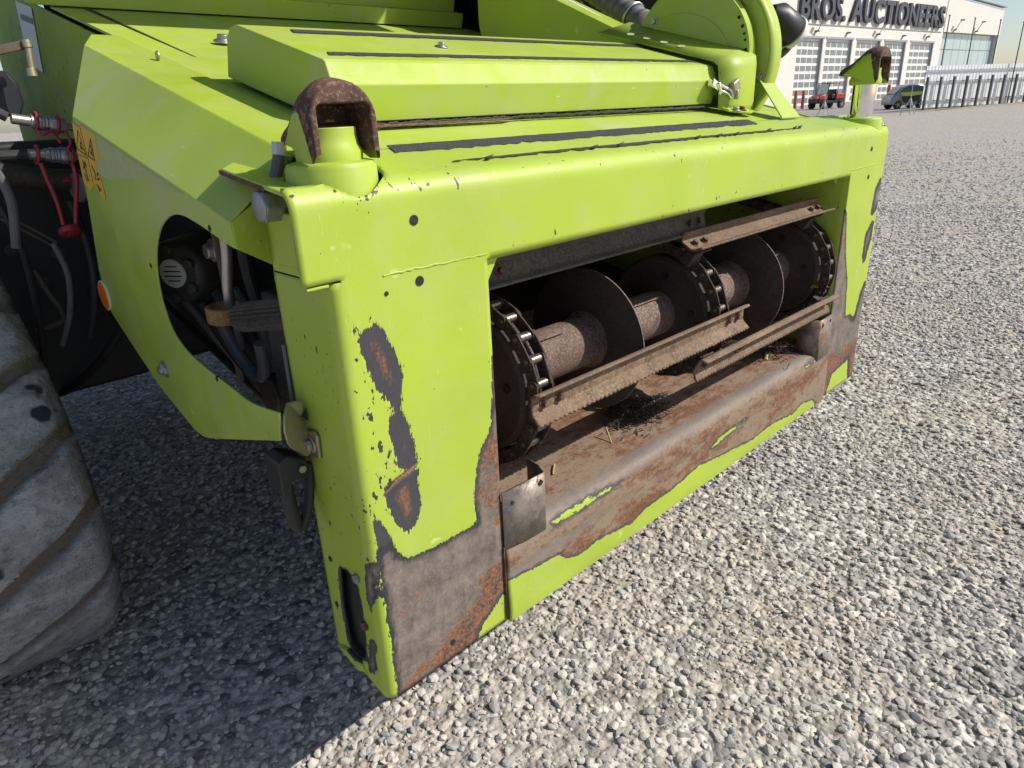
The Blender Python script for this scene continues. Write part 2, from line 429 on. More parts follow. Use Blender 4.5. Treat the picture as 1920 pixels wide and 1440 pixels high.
sheet('pavement', [(36.2, 60), (36.4, 22), (37.2, 15.6), (38.6, 12.9), (40.4, 11.6), (46, 10.6), (120, 2), (300, 10), (300, 200), (60, 200)], 'yard_concrete', .006, 'grey paved yard in front of the white building')
sheet('verge', [(38.4, 12.6), (40.3, 11.9), (46, 10.4), (60, 8.6), (60, 6.9), (46, 8.2), (40.5, 10.6)], 'verge_soil', .012, 'strip of bare soil and dry grass along the foot of the fence')

# loose stones lying on the ground: nobody could count them
def gravel():
    cx, cy = -.4, -.73; yaw = R(46.6); P = []; S = []
    def ring(r0, r1, dens, half, s0, s1, fade=False):
        n = int(dens * half * (r1 * r1 - r0 * r0))
        r = np.sqrt(np.random.uniform(r0 * r0, r1 * r1, n)); a = yaw + np.random.uniform(-half, half, n)
        x = cx + r * np.cos(a); y = cy + r * np.sin(a)
        k = np.random.uniform(0, 1, n) ** 2.0; s = s0 + (s1 - s0) * k
        # patchy cover: thinner where the sand shows
        pn = np.sin(x * 2.3 + 1.3 * np.sin(y * 1.9)) * np.sin(y * 2.7 + 1.1 * np.sin(x * 1.7)) + .35 * np.sin(x * 7 + y * 5) + .7 * np.sin(x * .9 - y * 1.3 + 1) * np.sin(y * .8 + 2)
        keep = np.random.uniform(0, 1, n) < np.clip(.90 - .30 * pn, .42, 1.0) * (np.clip((r1 - r) / (r1 - r0), 0, 1) if fade else 1)
        P.append(np.c_[x, y][keep]); S.append(s[keep])
    ring(0.0, 2.4, 7800, R(60), .0030, .0105)
    ring(2.4, 4.6, 3600, R(54), .0042, .0118)
    ring(4.6, 8.0, 950, R(50), .0070, .0145)
    ring(8.0, 19., 260, R(47), .0100, .0170, True)
    P = np.concatenate(P); S = np.concatenate(S); n = len(P)
    z = GZ + S * np.random.uniform(-.10, .42, n)
    me = bpy.data.meshes.new('gravel'); me.vertices.add(n)
    me.vertices.foreach_set('co', np.c_[P, z].astype(np.float32).ravel())
    a = me.attributes.new('rot', 'FLOAT_VECTOR', 'POINT')
    rot = np.c_[np.random.uniform(-.5, .5, n), np.random.uniform(-.5, .5, n), np.random.uniform(0, 6.283, n)]
    a.data.foreach_set('vector', rot.astype(np.float32).ravel())
    a = me.attributes.new('scl', 'FLOAT_VECTOR', 'POINT')
    sc = S[:, None] * np.c_[np.random.uniform(.85, 1.45, n), np.random.uniform(.75, 1.1, n), np.random.uniform(.42, .74, n)]
    a.data.foreach_set('vector', sc.astype(np.float32).ravel())
    o = bpy.data.objects.new('gravel', me); COL.objects.link(o); me.materials.append(MATS['gravel_stone'])
    tag(o, 'loose angular grey and white stones covering the yard', 'gravel', kind='stuff')
    ng = bpy.data.node_groups.new('gravel_scatter', 'GeometryNodeTree')
    ng.interface.new_socket('Geometry', in_out='INPUT', socket_type='NodeSocketGeometry')
    ng.interface.new_socket('Geometry', in_out='OUTPUT', socket_type='NodeSocketGeometry')
    N = ng.nodes.new; L = ng.links.new
    gi = N('NodeGroupInput'); go = N('NodeGroupOutput'); join = N('GeometryNodeJoinGeometry')
    for k in range(9):
        ico = N('GeometryNodeMeshIcoSphere'); ico.inputs['Radius'].default_value = 1; ico.inputs['Subdivisions'].default_value = 2
        pos = N('GeometryNodeInputPosition'); rv = N('FunctionNodeRandomValue'); rv.data_type = 'FLOAT'
        rv.inputs[2].default_value = .62; rv.inputs[3].default_value = 1.12; rv.inputs['Seed'].default_value = 11 + k * 7
        vm = N('ShaderNodeVectorMath'); vm.operation = 'SCALE'; L(pos.outputs[0], vm.inputs[0]); L(rv.outputs[1], vm.inputs['Scale'])
        sp = N('GeometryNodeSetPosition'); L(ico.outputs[0], sp.inputs[0]); L(vm.outputs[0], sp.inputs['Position'])
        hull = N('GeometryNodeConvexHull'); L(sp.outputs[0], hull.inputs[0])
        sm = N('GeometryNodeSetMaterial'); sm.inputs['Material'].default_value = MATS['gravel_stone']; L(hull.outputs[0], sm.inputs[0])
        g2 = N('GeometryNodeGeometryToInstance'); L(sm.outputs[0], g2.inputs[0]); L(g2.outputs[0], join.inputs[0])
    ri = N('FunctionNodeRandomValue'); ri.data_type = 'INT'; ri.inputs[4].default_value = 0; ri.inputs[5].default_value = 8
    m2p = N('GeometryNodeMeshToPoints'); L(gi.outputs[0], m2p.inputs[0])
    ip = N('GeometryNodeInstanceOnPoints'); ip.inputs['Pick Instance'].default_value = True
    def named(nm):
        a = N('GeometryNodeInputNamedAttribute'); a.data_type = 'FLOAT_VECTOR'; a.inputs['Name'].default_value = nm; return a.outputs[0]
    L(m2p.outputs[0], ip.inputs['Points']); L(join.outputs[0], ip.inputs['Instance']); L(ri.outputs[2], ip.inputs['Instance Index'])
    er = N('FunctionNodeEulerToRotation'); L(named('rot'), er.inputs[0]); L(er.outputs[0], ip.inputs['Rotation']); L(named('scl'), ip.inputs['Scale'])
    L(ip.outputs[0], go.inputs[0])
    md = o.modifiers.new('scatter', 'NODES'); md.node_group = ng
    print('gravel stones', n)
gravel()

# ================================================================== THE HARVESTER
A14 = R(14); CU, SU = math.cos(A14), math.sin(A14)
def T(x, u, n=0.0):      # a point above the sloping top plane of the feeder housing
    return Vector((x, .02 + u * CU - n * SU, .77 + u * SU + n * CU - .013 * x / 1.79 * min(1, max(0, 1 - (u - .1) / .13))))
H = root('combine_harvester', 'lime green harvester with a rust worn open feeder housing in front and one crawler track', 'harvester', (.9, 1.6, GZ), worldspace=True)

# ---- front frame: one bent sheet with the feed opening, worn to bare metal along the opening
POLY = {
'a': [(0.034,0.592),(0.046,0.591),(0.057,0.598),(0.063,0.586),(0.068,0.576),(0.08,0.551),(0.087,0.524),(0.087,0.505),(0.082,0.477),(0.077,0.463),(0.07,0.465),(0.062,0.48),(0.048,0.504),(0.039,0.527),(0.031,0.555),(0.028,0.577)],
'b': [(0.068,0.466),(0.079,0.462),(0.087,0.452),(0.091,0.432),(0.095,0.405),(0.098,0.381),(0.094,0.365),(0.063,0.383),(0.061,0.408),(0.058,0.43),(0.054,0.447),(0.059,0.46)],
'c': [(0.046,0.368),(0.098,0.368),(0.093,0.35),(0.096,0.309),(0.088,0.285),(0.067,0.272),(0.051,0.294),(0.038,0.336),(0.039,0.361)],
's': [(0.013,0.614),(0.018,0.614),(0.022,0.602),(0.032,0.573),(0.028,0.574),(0.02,0.592),(0.018,0.603)],
'corner': [(0.012,0.345),(0.017,0.326),(0.024,0.314),(0.038,0.283),(0.044,0.257),(0.05,0.245),(0.064,0.231),(0.087,0.228),(0.133,0.226),(0.16,0.226),(0.197,0.226),(0.196,0.267),(0.2,0.304),(0.207,0.328),(0.217,0.353),(0.233,0.373),(0.241,0.391),(0.246,0.433),(0.249,0.50),(0.28,0.50),(0.28,0.168),(0.263,0.04),(0.247,0.058),(0.214,0.035),(0.195,0.022),(0.178,-0.01),(0.148,-0.04),(0.015,-0.04),(0.015,0.116),(0.014,0.193),(0.013,0.301)],
'rcol': [(1.54,0.56),(1.563,0.547),(1.582,0.48),(1.597,0.426),(1.638,0.342),(1.661,0.23),(1.70,0.225),(1.732,0.211),(1.75,0.276),(1.775,0.312),(1.85,0.30),(1.85,-.05),(1.77,-.05),(1.748,0.011),(1.732,0.07),(1.666,0.063),(1.621,0.055),(1.606,0.022),(1.57,-.03),(1.485,-.03),(1.485,0.32)],
'ra': [(1.81,0.615),(1.81,0.54),(1.762,0.507),(1.741,0.517),(1.75,0.591),(1.775,0.618)],
'rb': [(1.784,0.493),(1.779,0.443),(1.756,0.375),(1.738,0.371),(1.724,0.397),(1.724,0.459),(1.759,0.492)]}
SIDE = [[(0.015,0.246),(-0.009,0.262),(-0.022,0.26),(-0.015,0.243),(-0.001,0.231),(0.003,0.206),(-0.005,0.196),(0.008,0.182),(0.018,0.159),(0.024,0.17),(0.026,0.193),(0.021,0.224)],
        [(0.036,0.1),(0.019,0.111),(0.013,0.099),(0.025,0.073),(0.023,0.048),(0.036,0.029),(0.052,0.023),(0.05,0.052),(0.038,0.084)]]
SLOT = [(0.098,0.197),(0.082,0.206),(0.06,0.204),(0.048,0.191),(0.046,0.152),(0.05,0.105),(0.055,0.054),(0.064,0.042),(0.085,0.035),(0.103,0.039),(0.108,0.069),(0.109,0.122),(0.102,0.172)]
OPN = (.252, 1.553, .150, .645)
rb_, rt_ = .016, .030; arc = rb_ * math.pi / 2; XR = 1.79
def bend(s):
    if s <= 0: return 0.0, rb_ - s
    if s < arc: t = s / rb_; return rb_ * (1 - math.cos(t)), rb_ * (1 - math.sin(t))
    return rb_ + s - arc, 0.0
zt0 = .772 - rt_; arct = rt_ * (math.pi / 2 - A14)
def fold(t):      # t runs up the front and over onto the sloping top: gives (y, z)
    if t <= zt0: return 0.0, t
    a = (t - zt0) / rt_
    if a <= math.pi / 2 - A14: return rt_ * (1 - math.cos(a)), zt0 + rt_ * math.sin(a)
    q = t - zt0 - arct; e = math.pi / 2 - A14
    return rt_ * (1 - math.cos(e)) + q * CU, zt0 + rt_ * math.sin(e) + q * SU
def front_frame():
    step = .0075
    ss = sorted(set([-.130, 0] + [round(-.13 + i * step, 4) for i in range(int(.13 / step))] + [arc * k / 5 for k in range(1, 6)]))
    def fill(a, b): 
        n = max(1, round((b - a) / step)); return [a + (b - a) * k / n for k in range(1, n + 1)]
    off = arc - rb_
    ss += fill(arc, OPN[0] + off) + fill(OPN[0] + off, OPN[1] + off) + fill(OPN[1] + off, XR + off)
    ts = [0.0] + fill(0, OPN[2]) + fill(OPN[2], OPN[3]) + fill(OPN[3], .655) + [.658] + fill(.658, zt0) + [zt0 + arct * k / 7 for k in range(1, 8)] + fill(zt0 + arct, zt0 + arct + .11)
    nS, nT = len(ss), len(ts); V = []; FP = []
    for s in ss:
        x, y0 = bend(s)
        for t in ts:
            xx, yy = (rb_ + s - arc, 0.0) if (t > .656 and s < arc) else (x, y0)
            y1, z = fold(t) if (s > arc * .99 or t > .656) else (0.0, min(t, zt0))
            # lower left corner is cut back on the side
            zz = z
            if s < 0 and t < .03: zz = max(t, min(.03, (-s) * .22))
            V.append((xx, yy + y1, zz)); FP.append((xx if t > .656 else (x if s > 0 else s), t))
    F = []
    for i in range(nS - 1):
        for j in range(nT - 1):
            sc, tc = (ss[i] + ss[i + 1]) / 2, (ts[j] + ts[j + 1]) / 2; xc, yc = bend(sc); y1, zc = fold(tc)
            if OPN[0] < xc < OPN[1] and tc < OPN[3]: continue
            if sc < arc and .655 < tc < .658: continue
            if tc > .656 and (sc < -.0225 or (sc < arc and tc > zt0 + arct * .8)): continue
            if tc > .656: xc = rb_ + sc - arc; yc = 0.0
            if sc < 0 and tc < .3 and inside((yc, tc), SLOT): continue
            if tc > zt0 and math.hypot(xc - .06, yc + y1 - .065) < .0635 and xc < .14: continue
            if tc > zt0 and math.hypot(xc - 1.73, yc + y1 - .06) < .0575: continue
            if tc > zt0 + arct + .02 and xc < .03: continue
            a = i * nT + j; F.append((a, a + nT, a + nT + 1, a + 1))
    # pull the grid onto the outlines of slot and holes so that they have clean edges
    HOL = ((.1305, .714), (.1305, .635), (1.678, .71), (1.683, .633), (.129, .030))
    slot_e = [(Vector(SLOT[i - 1]), Vector(SLOT[i])) for i in range(len(SLOT))]
    used = {v for f in F for v in f}; edge_c = {}
    for f in F:
        for k in range(4): e = tuple(sorted((f[k], f[(k + 1) % 4]))); edge_c[e] = edge_c.get(e, 0) + 1
    rimv = {v for e, c in edge_c.items() if c == 1 for v in e}
    for v in rimv:
        x, y, z = V[v]
        if abs(x) < 1e-6 and .02 < y < .135 and .01 < z < .23:
            q = Vector((y, z)); best = None
            for a, b in slot_e:
                t = max(0, min(1, (q - a).dot(b - a) / (b - a).length_squared)); r = a + (b - a) * t
                if best is None or (r - q).length < (best - q).length: best = r
            V[v] = (x, best.x, best.y)
        else:
            for hx, hy, hr in ((.06, .065, .0635), (1.73, .060, .0575)):
                if z < .735 or math.hypot(x - hx, y - hy) > hr + .02 or abs(x - hx) > hr + .02: continue
                if abs(x - hx) > hr * .72 and abs(y - hy) < hr * .9:
                    V[v] = (hx + math.copysign(math.sqrt(hr ** 2 - (y - hy) ** 2), x - hx), y, z)
                elif y < hy and abs(x - hx) < hr * .95:
                    yy = max(.0004, hy - math.sqrt(hr ** 2 - (x - hx) ** 2)); V[v] = (x, yy, zt0 + rt_ * math.sin(math.acos(max(-1, 1 - min(yy, rt_ * .7) / rt_))))
    V = [(x, y, z - .013 * x / 1.79 * min(1, max(0, (z - .5) / .25))) for x, y, z in V]
    me = bpy.data.meshes.new('front_frame'); me.from_pydata(V, [], F)
    FPa = np.array(FP); V_ = np.array(V)
    w = union(FPa, [POLY[k] for k in ('a', 'b', 'c', 's', 'corner', 'rcol', 'ra', 'rb')])
    side = np.c_[V_[:, 1], V_[:, 2]]; ws = union(side, SIDE); ws = np.maximum(ws, sdf(side, SLOT) + .004)
    ws = np.where(FPa[:, 0] < .012, ws, -.06)
    w = np.where((FPa[:, 0] < .010) & (FPa[:, 1] < .656), ws, np.maximum(w, ws))
    # chipped rims round the hook seats
    hk = .072 - np.hypot(V_[:, 0] - .06, V_[:, 1] - .065); w = np.where((V_[:, 2] > .735) & (V_[:, 0] < .16), np.maximum(w, np.minimum(hk, .006) - .009), w)
    fattr(me, 'wear', w)
    fattr(me, 'slate', ((V_[:, 2] > .262) & (V_[:, 0] < .15)).astype(float) + (V_[:, 0] > 1.70) * 1.0)
    X, Z = V_[:, 0], V_[:, 2]; near = np.exp(-(w / .010) ** 2) * .30; G2 = lambda x0, z0, sx, sz: np.exp(-((X - x0) / sx) ** 2 - ((Z - z0) / sz) ** 2)
    fattr(me, 'chip', np.clip(near + .95 * G2(.035, .50, .030, .10) + .9 * G2(.045, .36, .035, .07) + .6 * G2(.01, .28, .02, .06) + .8 * G2(.10, .755, .08, .02) + .45 * np.exp(-((Z - .655) / .02) ** 2) * (X > .25) + .35 * np.exp(-((Z - .75) / .02) ** 2) + .5 * G2(1.78, .45, .05, .25) + .12 * (X < .003) * (Z < .62), 0, 1))
    fattr(me, 'rust', np.clip(.9 * np.clip((.085 - Z) / .06, -.6, 1) + .7 * np.clip((X - .17) / .05, -1, 1) * (Z < .13) + .8 * (Z > .2) * (X > .19) * (X < .3) + .15 * (Z > .07) * (Z < .22) * (X < .16) + 2.0 * (Z > .27) * (X < .15) + .3 * (X > 1.5) * (Z < .12), -1, 1.2))
    bm = bmesh.new(); bm.from_mesh(me)
    bmesh.ops.delete(bm, geom=[v for v in bm.verts if not v.link_faces], context='VERTS'); bm.to_mesh(me); bm.free()
    o = put('front_frame', me, 'worn_front', H, 0, 40)
    sm = o.modifiers.new('thickness', 'SOLIDIFY'); sm.thickness = .006; sm.offset = -1
    return o
FRAME = front_frame()
FRAME['label'] = 'front sheet of the feeder housing, paint worn to rust round the opening'
# folded returns round the opening (top return rounded, right and left jambs bare)
def jamb(x, sgn, mat):
    mb = MB(); prof = [(.004, 0), (.0, .006), (-.001, .02), (-.001, .22)]
    zs = [OPN[2] - .1 + k * .03 for k in range(21)]; zs = [z for z in zs if z < OPN[3] - .01] + [OPN[3]]
    for z in zs:
        for dx, y in prof: mb.v.append((x + sgn * dx, y + .001, z))
    n = len(prof)
    for i in range(len(zs) - 1):
        for j in range(n - 1): a = i * n + j; mb.f.append((a, a + 1, a + n + 1, a + n))
    return mb.build('jamb', mat, FRAME, 0, 60)
jamb(OPN[0] + .002, -1, 'rust_bar'); jr = jamb(OPN[1] - .002, 1, 'green_dirty')
mb = MB(); prof = [(0.004, .008), (.002, .002), (.010, -.006), (.022, -.010), (.10, -.012), (.10, .05)]
for x in (OPN[0], OPN[1]):
    for y, z in prof: mb.v.append((x, y, OPN[3] + z))
for j in range(len(prof) - 1): mb.f.append((j, j + 1, len(prof) + j + 1, len(prof) + j))
mb.build('top_return', 'green_paint', FRAME, 0, 60)
mb = MB(); mb.prism([(.0, .0), (.03, .0), (.0, -.045)], lambda a, b, h: Vector((OPN[0] + .002 + a, .012 + h, OPN[3] - .006 + b)), .006); mb.build('gusset', 'green_paint', FRAME, .001)
mb = MB(); mb.prism([(.0, .0), (-.03, .0), (.0, -.03)], lambda a, b, h: Vector((OPN[1] - .002 + a, .030 + h, OPN[3] - .006 + b)), .006); mb.build('gusset', 'green_dirty', FRAME, .001)
# weld bead across the beam
def bead(p0, p1, r=.0013):
    p0, p1 = Vector(p0), Vector(p1); n = int((p1 - p0).length / .006); pts = []
    for i in range(n + 1): pts.append(p0.lerp(p1, i / n) + Vector((0, random.uniform(-.0004, .0004), random.uniform(-.0012, .0012))))
    return MB().tube(pts, [r * random.uniform(.75, 1.2) for _ in pts], 6)
bead((.075, 0.0, .653), (.252, 0.0, .650)).build('weld_bead', 'green_paint', FRAME)
bead((1.553, 0.0, .652), (1.765, 0.0, .655)).build('weld_bead', 'green_paint', FRAME)
# tan scrape across the third blotch, an outlined fold in the metal
mb = MB(); mb.tube([(.036, -.001, .352), (.055, -.002, .364), (.078, -.002, .370), (.098, -.001, .378)], [.001, .004, .0045, .001], 6); mb.build('scraped_fold', 'rust_bar', FRAME)
# dark plate behind the side slot, its colour stands for the shade inside
mb = MB(); mb.box((.016, .078, .13), (.004, .125, .25)); mb.build('slot_shade', 'black_iron', FRAME)
mb = MB()
for y, z in ((.044, .209), (.040, .124)): hexbolt(mb, (0, y, z), (-1, 0, 0), .008, .006, False)
for k, (y, z) in enumerate(((.044, .209), (.040, .124))):
    hexbolt(MB(), (0, y, z), (-1, 0, 0), .008, .006, False).build('bolt', 'rust_hook' if k else 'steel_bolt', FRAME, .0008)
def hole(p, d, r, name='hole', parent=FRAME, sq=False):  # black disc on the surface, its colour stands for the shade in a hole
    p = Vector(p); d = Vector(d).normalized()
    MB().cyl(p + d * .0012, p - d * .004, r, seg=4 if sq else 16, phase=R(45) if sq else 0).build(name, 'black_iron', parent)
for y, z in ((.121, .205), (.125, .116)): hole((0, y, z), (-1, 0, 0), .005)
hole((0, .110, .677), (-1, 0, 0), .007, sq=True)
for hx, hz, hr in ((.1305, .714, .0066), (.1305, .635, .0066), (1.678, .698, .006), (1.683, .624, .006), (.129, .030, .005), (.077, .629, .003)): hole((hx, 0, hz), (0, -1, 0), hr)
# side plate behind the flange (upper part) and the flange with its pocket
MB().prism([(.012, .652), (.145, .652), (.145, .730), (.21, .765), (.21, .776), (.012, .752)], lambda a, b, h: Vector((.0 + h, a, b)), .006).build('side_plate', 'green_paint', FRAME, .001)
MB().prism([(-.030, .0), (.0, .0), (.0, .05), (-.006, .052)], lambda a, b, h: Vector((a, b + .002, .656 - h)), .004).build('pocket_shelf', 'green_paint', FRAME, .001)
MB().prism([(-.026, .020), (.02, .020), (.02, .03), (.005, .09), (.05, .13), (.05, .22), (.005, .225), (-.026, .19)], lambda a, b, h: Vector((a, b, .7535 + h + b * .135)), .006).build('flange_top', 'green_guard', FRAME, .0015)
MB().prism([(-.026, .07), (.0, .07), (.0, .19), (-.026, .19)], lambda a, b, h: Vector((a - .0015 if a < -.01 else a, b + .006, .7525 + h + b * .135)), .0055).build('flange_worn_edge', 'rust_hook', FRAME, .001)
mb = MB(); mb.cyl((-.030, .088, .744), (-.004, .088, .744), .0205, .0205, 6, phase=.3); mb.cyl((-.032, .088, .744), (-.030, .088, .744), .016, .0195, 12)
mb.build('hex_bolt', 'steel_bolt', FRAME, .0015)
mb = MB(); mb.prism([(.035, .668), (.118, .668), (.118, .735), (.035, .735)], lambda a, b, h: Vector((-h, a, b)), .009); mb.build('pressed_rib', 'green_paint', FRAME, .002)
# top plate of the housing, seen between guard, hood and upper panel
MB().prism([(.150, .105), (1.60, .105), (1.60, 1.52), (.150, 1.52)], lambda a, b, h: T(a, b, -h - .004), .006).build('top_plate', 'green_top', H, .001)
MB().prism([(.10, .125), (.155, .125), (.155, .165), (.115, .165)], lambda a, b, h: T(a, b, -h - .002), .006).build('top_plate_tongue', 'green_paint', H, .001)
MB().prism([(.004, .02), (.17, .02), (.17, .25), (.05, .25), (.004, .13)], lambda a, b, h: T(a, b, -.045 - h), .004).build('sun_block', 'green_dirty', H)  # added plate, stops sun leaking past the hook seat onto the track
# ragged anti-slip strips
def strip(name, x0, x1, u0, u1, n, parent, rag=.004, taper=0.0, seed=1):
    rnd = random.Random(seed); top, bot = [], []; m = 90
    for i in range(m + 1):
        f = i / m; x = x0 + (x1 - x0) * f; tp = 1 - taper * abs(2 * f - 1) ** 3
        mid = (u0 + u1) / 2; hw = (u1 - u0) / 2 * tp
        top.append((x, mid + hw - rag * .25 * rnd.random())); bot.append((x, mid - hw + rag * rnd.random() * (1.8 if rnd.random() < .12 else 1)))
    top[0] = (x0 + .01, top[0][1]); bot[-1] = (x1 - .012, bot[-1][1])
    return MB().prism(bot + top[::-1], lambda a, b, h: T(a, b, n + .0006 + h), .0012).build(name, 'grit_tape', parent)
strip('grip_strip', .185, 1.235, .082, .122, 0.0, H, .007, .0, 3)
strip('grip_strip', .235, 1.33, .018, .033, .001, H, .006, .75, 4)
# curled up shreds of the strip
for x, u in ((.29, .018), (.53, .020), (.60, .02), (.85, .021), (.93, .02), (1.0, .02), (1.15, .024), (1.28, .024), (1.31, .026)):
    mb = MB(); p = T(x, u, .001); mb.add([p, p + Vector((.012, 0, .001)), p + Vector((.016, -.003, .008)), p + Vector((.003, .001, .005))], [(0, 1, 2, 3)])
    o = mb.build('torn_shred', 'grit_tape', H); o.modifiers.new('t', 'SOLIDIFY').thickness = .001

# ---- hinged hood on top
HOOD = MB()
pr = [(.235, .004), (.235, .058), (.240, .063), (.256, .086), (.262, .089), (.535, .095), (.556, .090), (.574, .068), (.582, .004)]
HOOD.prism(pr, lambda a, b, h: T(.178 + h, a, b), 1.075)
HOOD = HOOD.build('hood', 'green_top', H, .0018, 25)
HOOD['label'] = 'long folded cover on top of the feeder housing with two grit strips'
strip('grip_strip', .205, 1.245, .285, .312, .0895, HOOD, .004, .0, 5); strip('grip_strip', .25, 1.25, .470, .505, .0940, HOOD, .004, .0, 6)
mb = MB(); p = T(.50, .385, .0925); mb.lathe(p, T(0, 0, 1) - T(0, 0, 0), [(0, .013), (.002, .012), (.002, .0065), (.008, .006)], 18); mb.build('bolt', 'zinc', HOOD, .0006)
MB().box(T(.178 + .5375, .40, .001), (1.06, .30, .004), Matrix.Rotation(A14, 3, 'X')).build('seal', 'black_rubber', HOOD)
bead(T(.19, .232, .0), T(1.24, .229, .0), .003).build('seal_strip', 'black_rubber', H)
mb = MB(); mb.prism([(.20, .216), (.52, .217), (.55, .226), (.20, .229)], lambda a, b, h: T(a, b, h), .0012); mb.build('rust_edge', 'rust_hook', H)
p = T(.36, 1.0, 0); mb = MB(); mb.lathe(p, (0, -SU, CU), [(0, .022), (.004, .020), (.006, .013), (.016, .012)], 16); mb.build('pipe_stub', 'steel_bolt', H, .001)

# ---- side guard with its open mouth
GX = -.05
mouth = spline([Vector(p) for p in ((.135,.692),(.165,.697),(.203,.706),(.252,.716),(.297,.722),(.346,.717),(.401,.694),(.445,.655),(.469,.611),(.474,.565),(.455,.522),(.409,.497),(.338,.484),(.253,.475),(.184,.468),(.095,.478))], 4)
back = [(.108,.432),(.213,.399),(.363,.352),(.402,.341),(.43,.336),(.464,.337),(.517,.353),(.608,.382),(.697,.426),(.812,.487),(.830,.505),(.834,.525),(.826,.578),(.773,.711),(.741,.824)]
GUARD = MB(); gpoly = [(.726,.862), (.136,.725)] + [tuple(p) for p in mouth] + back
GUARD.prism(gpoly, lambda a, b, h: Vector((GX + h, a, b)), .0035)
GUARD = GUARD.build('side_guard', 'green_guard', H, .001, 30)
GUARD['label'] = 'scuffed green side guard with a large open mouth in front of the motor'
def quadp(name, pts, mat, parent, th=.003, bevel=.001):
    P = [Vector(p) for p in pts]; nrm = (P[1] - P[0]).cross(P[2] - P[0]).normalized() * th; n = len(P)
    mb = MB(); mb.add(P + [p - nrm for p in P], [tuple(range(n)), tuple(range(2 * n - 1, n - 1, -1))] + [(i, n + i, n + (i + 1) % n, (i + 1) % n) for i in range(n)])
    return mb.build(name, mat, parent, bevel)
quadp('guard_chamfer', [T(-.050, .102, -.072), T(.045, .115, 0), T(.045, .912, 0), T(-.050, .707, -.082)], 'green_guard', GUARD)
quadp('guard_top', [T(.0455, .115, .0), T(.153, .125, .0), T(.153, 1.045, .0), T(.10, 1.05, .0), T(.0455, .913, .0)], 'green_guard', GUARD)
e1, e2, e3, e4 = Vector((-.0485, .1355, .725)), Vector((-.008, .142, .748)), Vector((.004, .149, .712)), Vector((-.0485, .135, .692))
quadp('end_plate', [e1, e2, e3, e4], 'green_paint', GUARD, .003, 0); quadp('end_plate', [e4, e3, Vector((.004, .149, .660))], 'green_paint', GUARD, .003, 0)
mb = MB(); p = T(.126, .76, .0); mb.cyl(p + Vector((-.0015, 0, .008)), p + Vector((.0015, 0, .008)), .009, seg=16); mb.build('quick_lock', 'zinc_yellow', GUARD, .0005)
mb = MB(); mb.lathe((GX, .828, .525), (-1, 0, 0), [(0, .0285), (.003, .0285), (.005, .027), (.0055, .0)], 28); RF = mb.build('reflector', 'orange_lens', GUARD)
mb = MB(); mb.lathe((GX - .0002, .828, .525), (-1, 0, 0), [(0, .0305), (.0028, .0305)], 28); mb.build('reflector_rim', 'white_label', GUARD)
mb = MB(); mb.lathe((GX, .548, .432), (-1, 0, 0), [(0, .016), (.002, .016), (.002, .013), (.006, .012), (.008, .0085), (.012, .0075), (.013, .0)], 20); mb.build('rubber_bolt', 'steel_bolt', GUARD)
for y, z in ((.203, .712), (.486, .628), (.297, .476)): hole((GX, y, z), (-1, 0, 0), .0045, 'square_hole', GUARD, True)
def dec(name, poly, mat, parent, x=GX, lift=.0006, th=.0005): return MB().prism(poly, lambda a, b, h: Vector((x - lift - h, a, b)), th).build(name, mat, parent)
# warning stickers: (y, z) on the guard face; y runs away from the camera
dec('label_ghost', [(.690,.849),(.27,.752),(.30,.752),(.334,.760),(.40,.770),(.471,.765),(.50,.759),(.566,.763),(.60,.757),(.645,.766),(.70,.76)], 'old_label_sun_spot', GUARD, lift=.0002, th=.0003)
ST = dec('warning_sticker', [(.733,.853),(.702,.843),(.685,.846),(.617,.831),(.622,.811),(.618,.792),(.645,.788),(.655,.772),(.645,.765),(.644,.730),(.655,.722),(.679,.735),(.693,.748),(.726,.735),(.761,.748),(.75,.802)], 'sticker_yellow', GUARD)
def lines(segs, w, parent, name='pictogram'):
    mb = MB()
    for (a, b) in segs:
        a, b = Vector(a), Vector(b); d = (b - a).normalized(); nn = Vector((-d.y, d.x)) * w / 2
        q = [a - nn, b - nn, b + nn, a + nn]; mb.add([(GX - .0016, p.x, p.y) for p in q] + [(GX - .0011, p.x, p.y) for p in q], [(0, 1, 2, 3), (7, 6, 5, 4), (0, 4, 5, 1), (1, 5, 6, 2), (2, 6, 7, 3), (3, 7, 4, 0)])
    o = mb.build(name, 'print_black', parent); o['kind'] = 'stuff'; return o
def loop(*p): return [(p[i - 1], p[i]) for i in range(len(p))]
lines(loop((.708,.838),(.745,.808),(.696,.797)) + loop((.643,.824),(.684,.796),(.652,.789)), .0022, ST)
lines([((.720,.808),(.708,.818)),((.715,.806),(.712,.820)),((.704,.806),(.718,.812)),((.660,.797),(.652,.808)),((.654,.796),(.664,.803)),((.656,.810),(.652,.813))], .0032, ST)
lines([((.728,.788),(.722,.770)),((.735,.774),(.718,.782)),((.716,.787),(.712,.776)),((.725,.770),(.722,.752)),((.738,.765),(.73,.752)),((.679,.780),(.668,.768)),((.668,.768),(.675,.756)),((.660,.764),(.650,.768)),((.664,.757),(.652,.759)),((.676,.748),(.660,.738)),((.666,.745),(.672,.736))], .0040, ST)
lines([((.690,.845),(.690,.79)),((.690,.79),(.697,.752)),((.75,.798),(.690,.792))], .0012, ST)

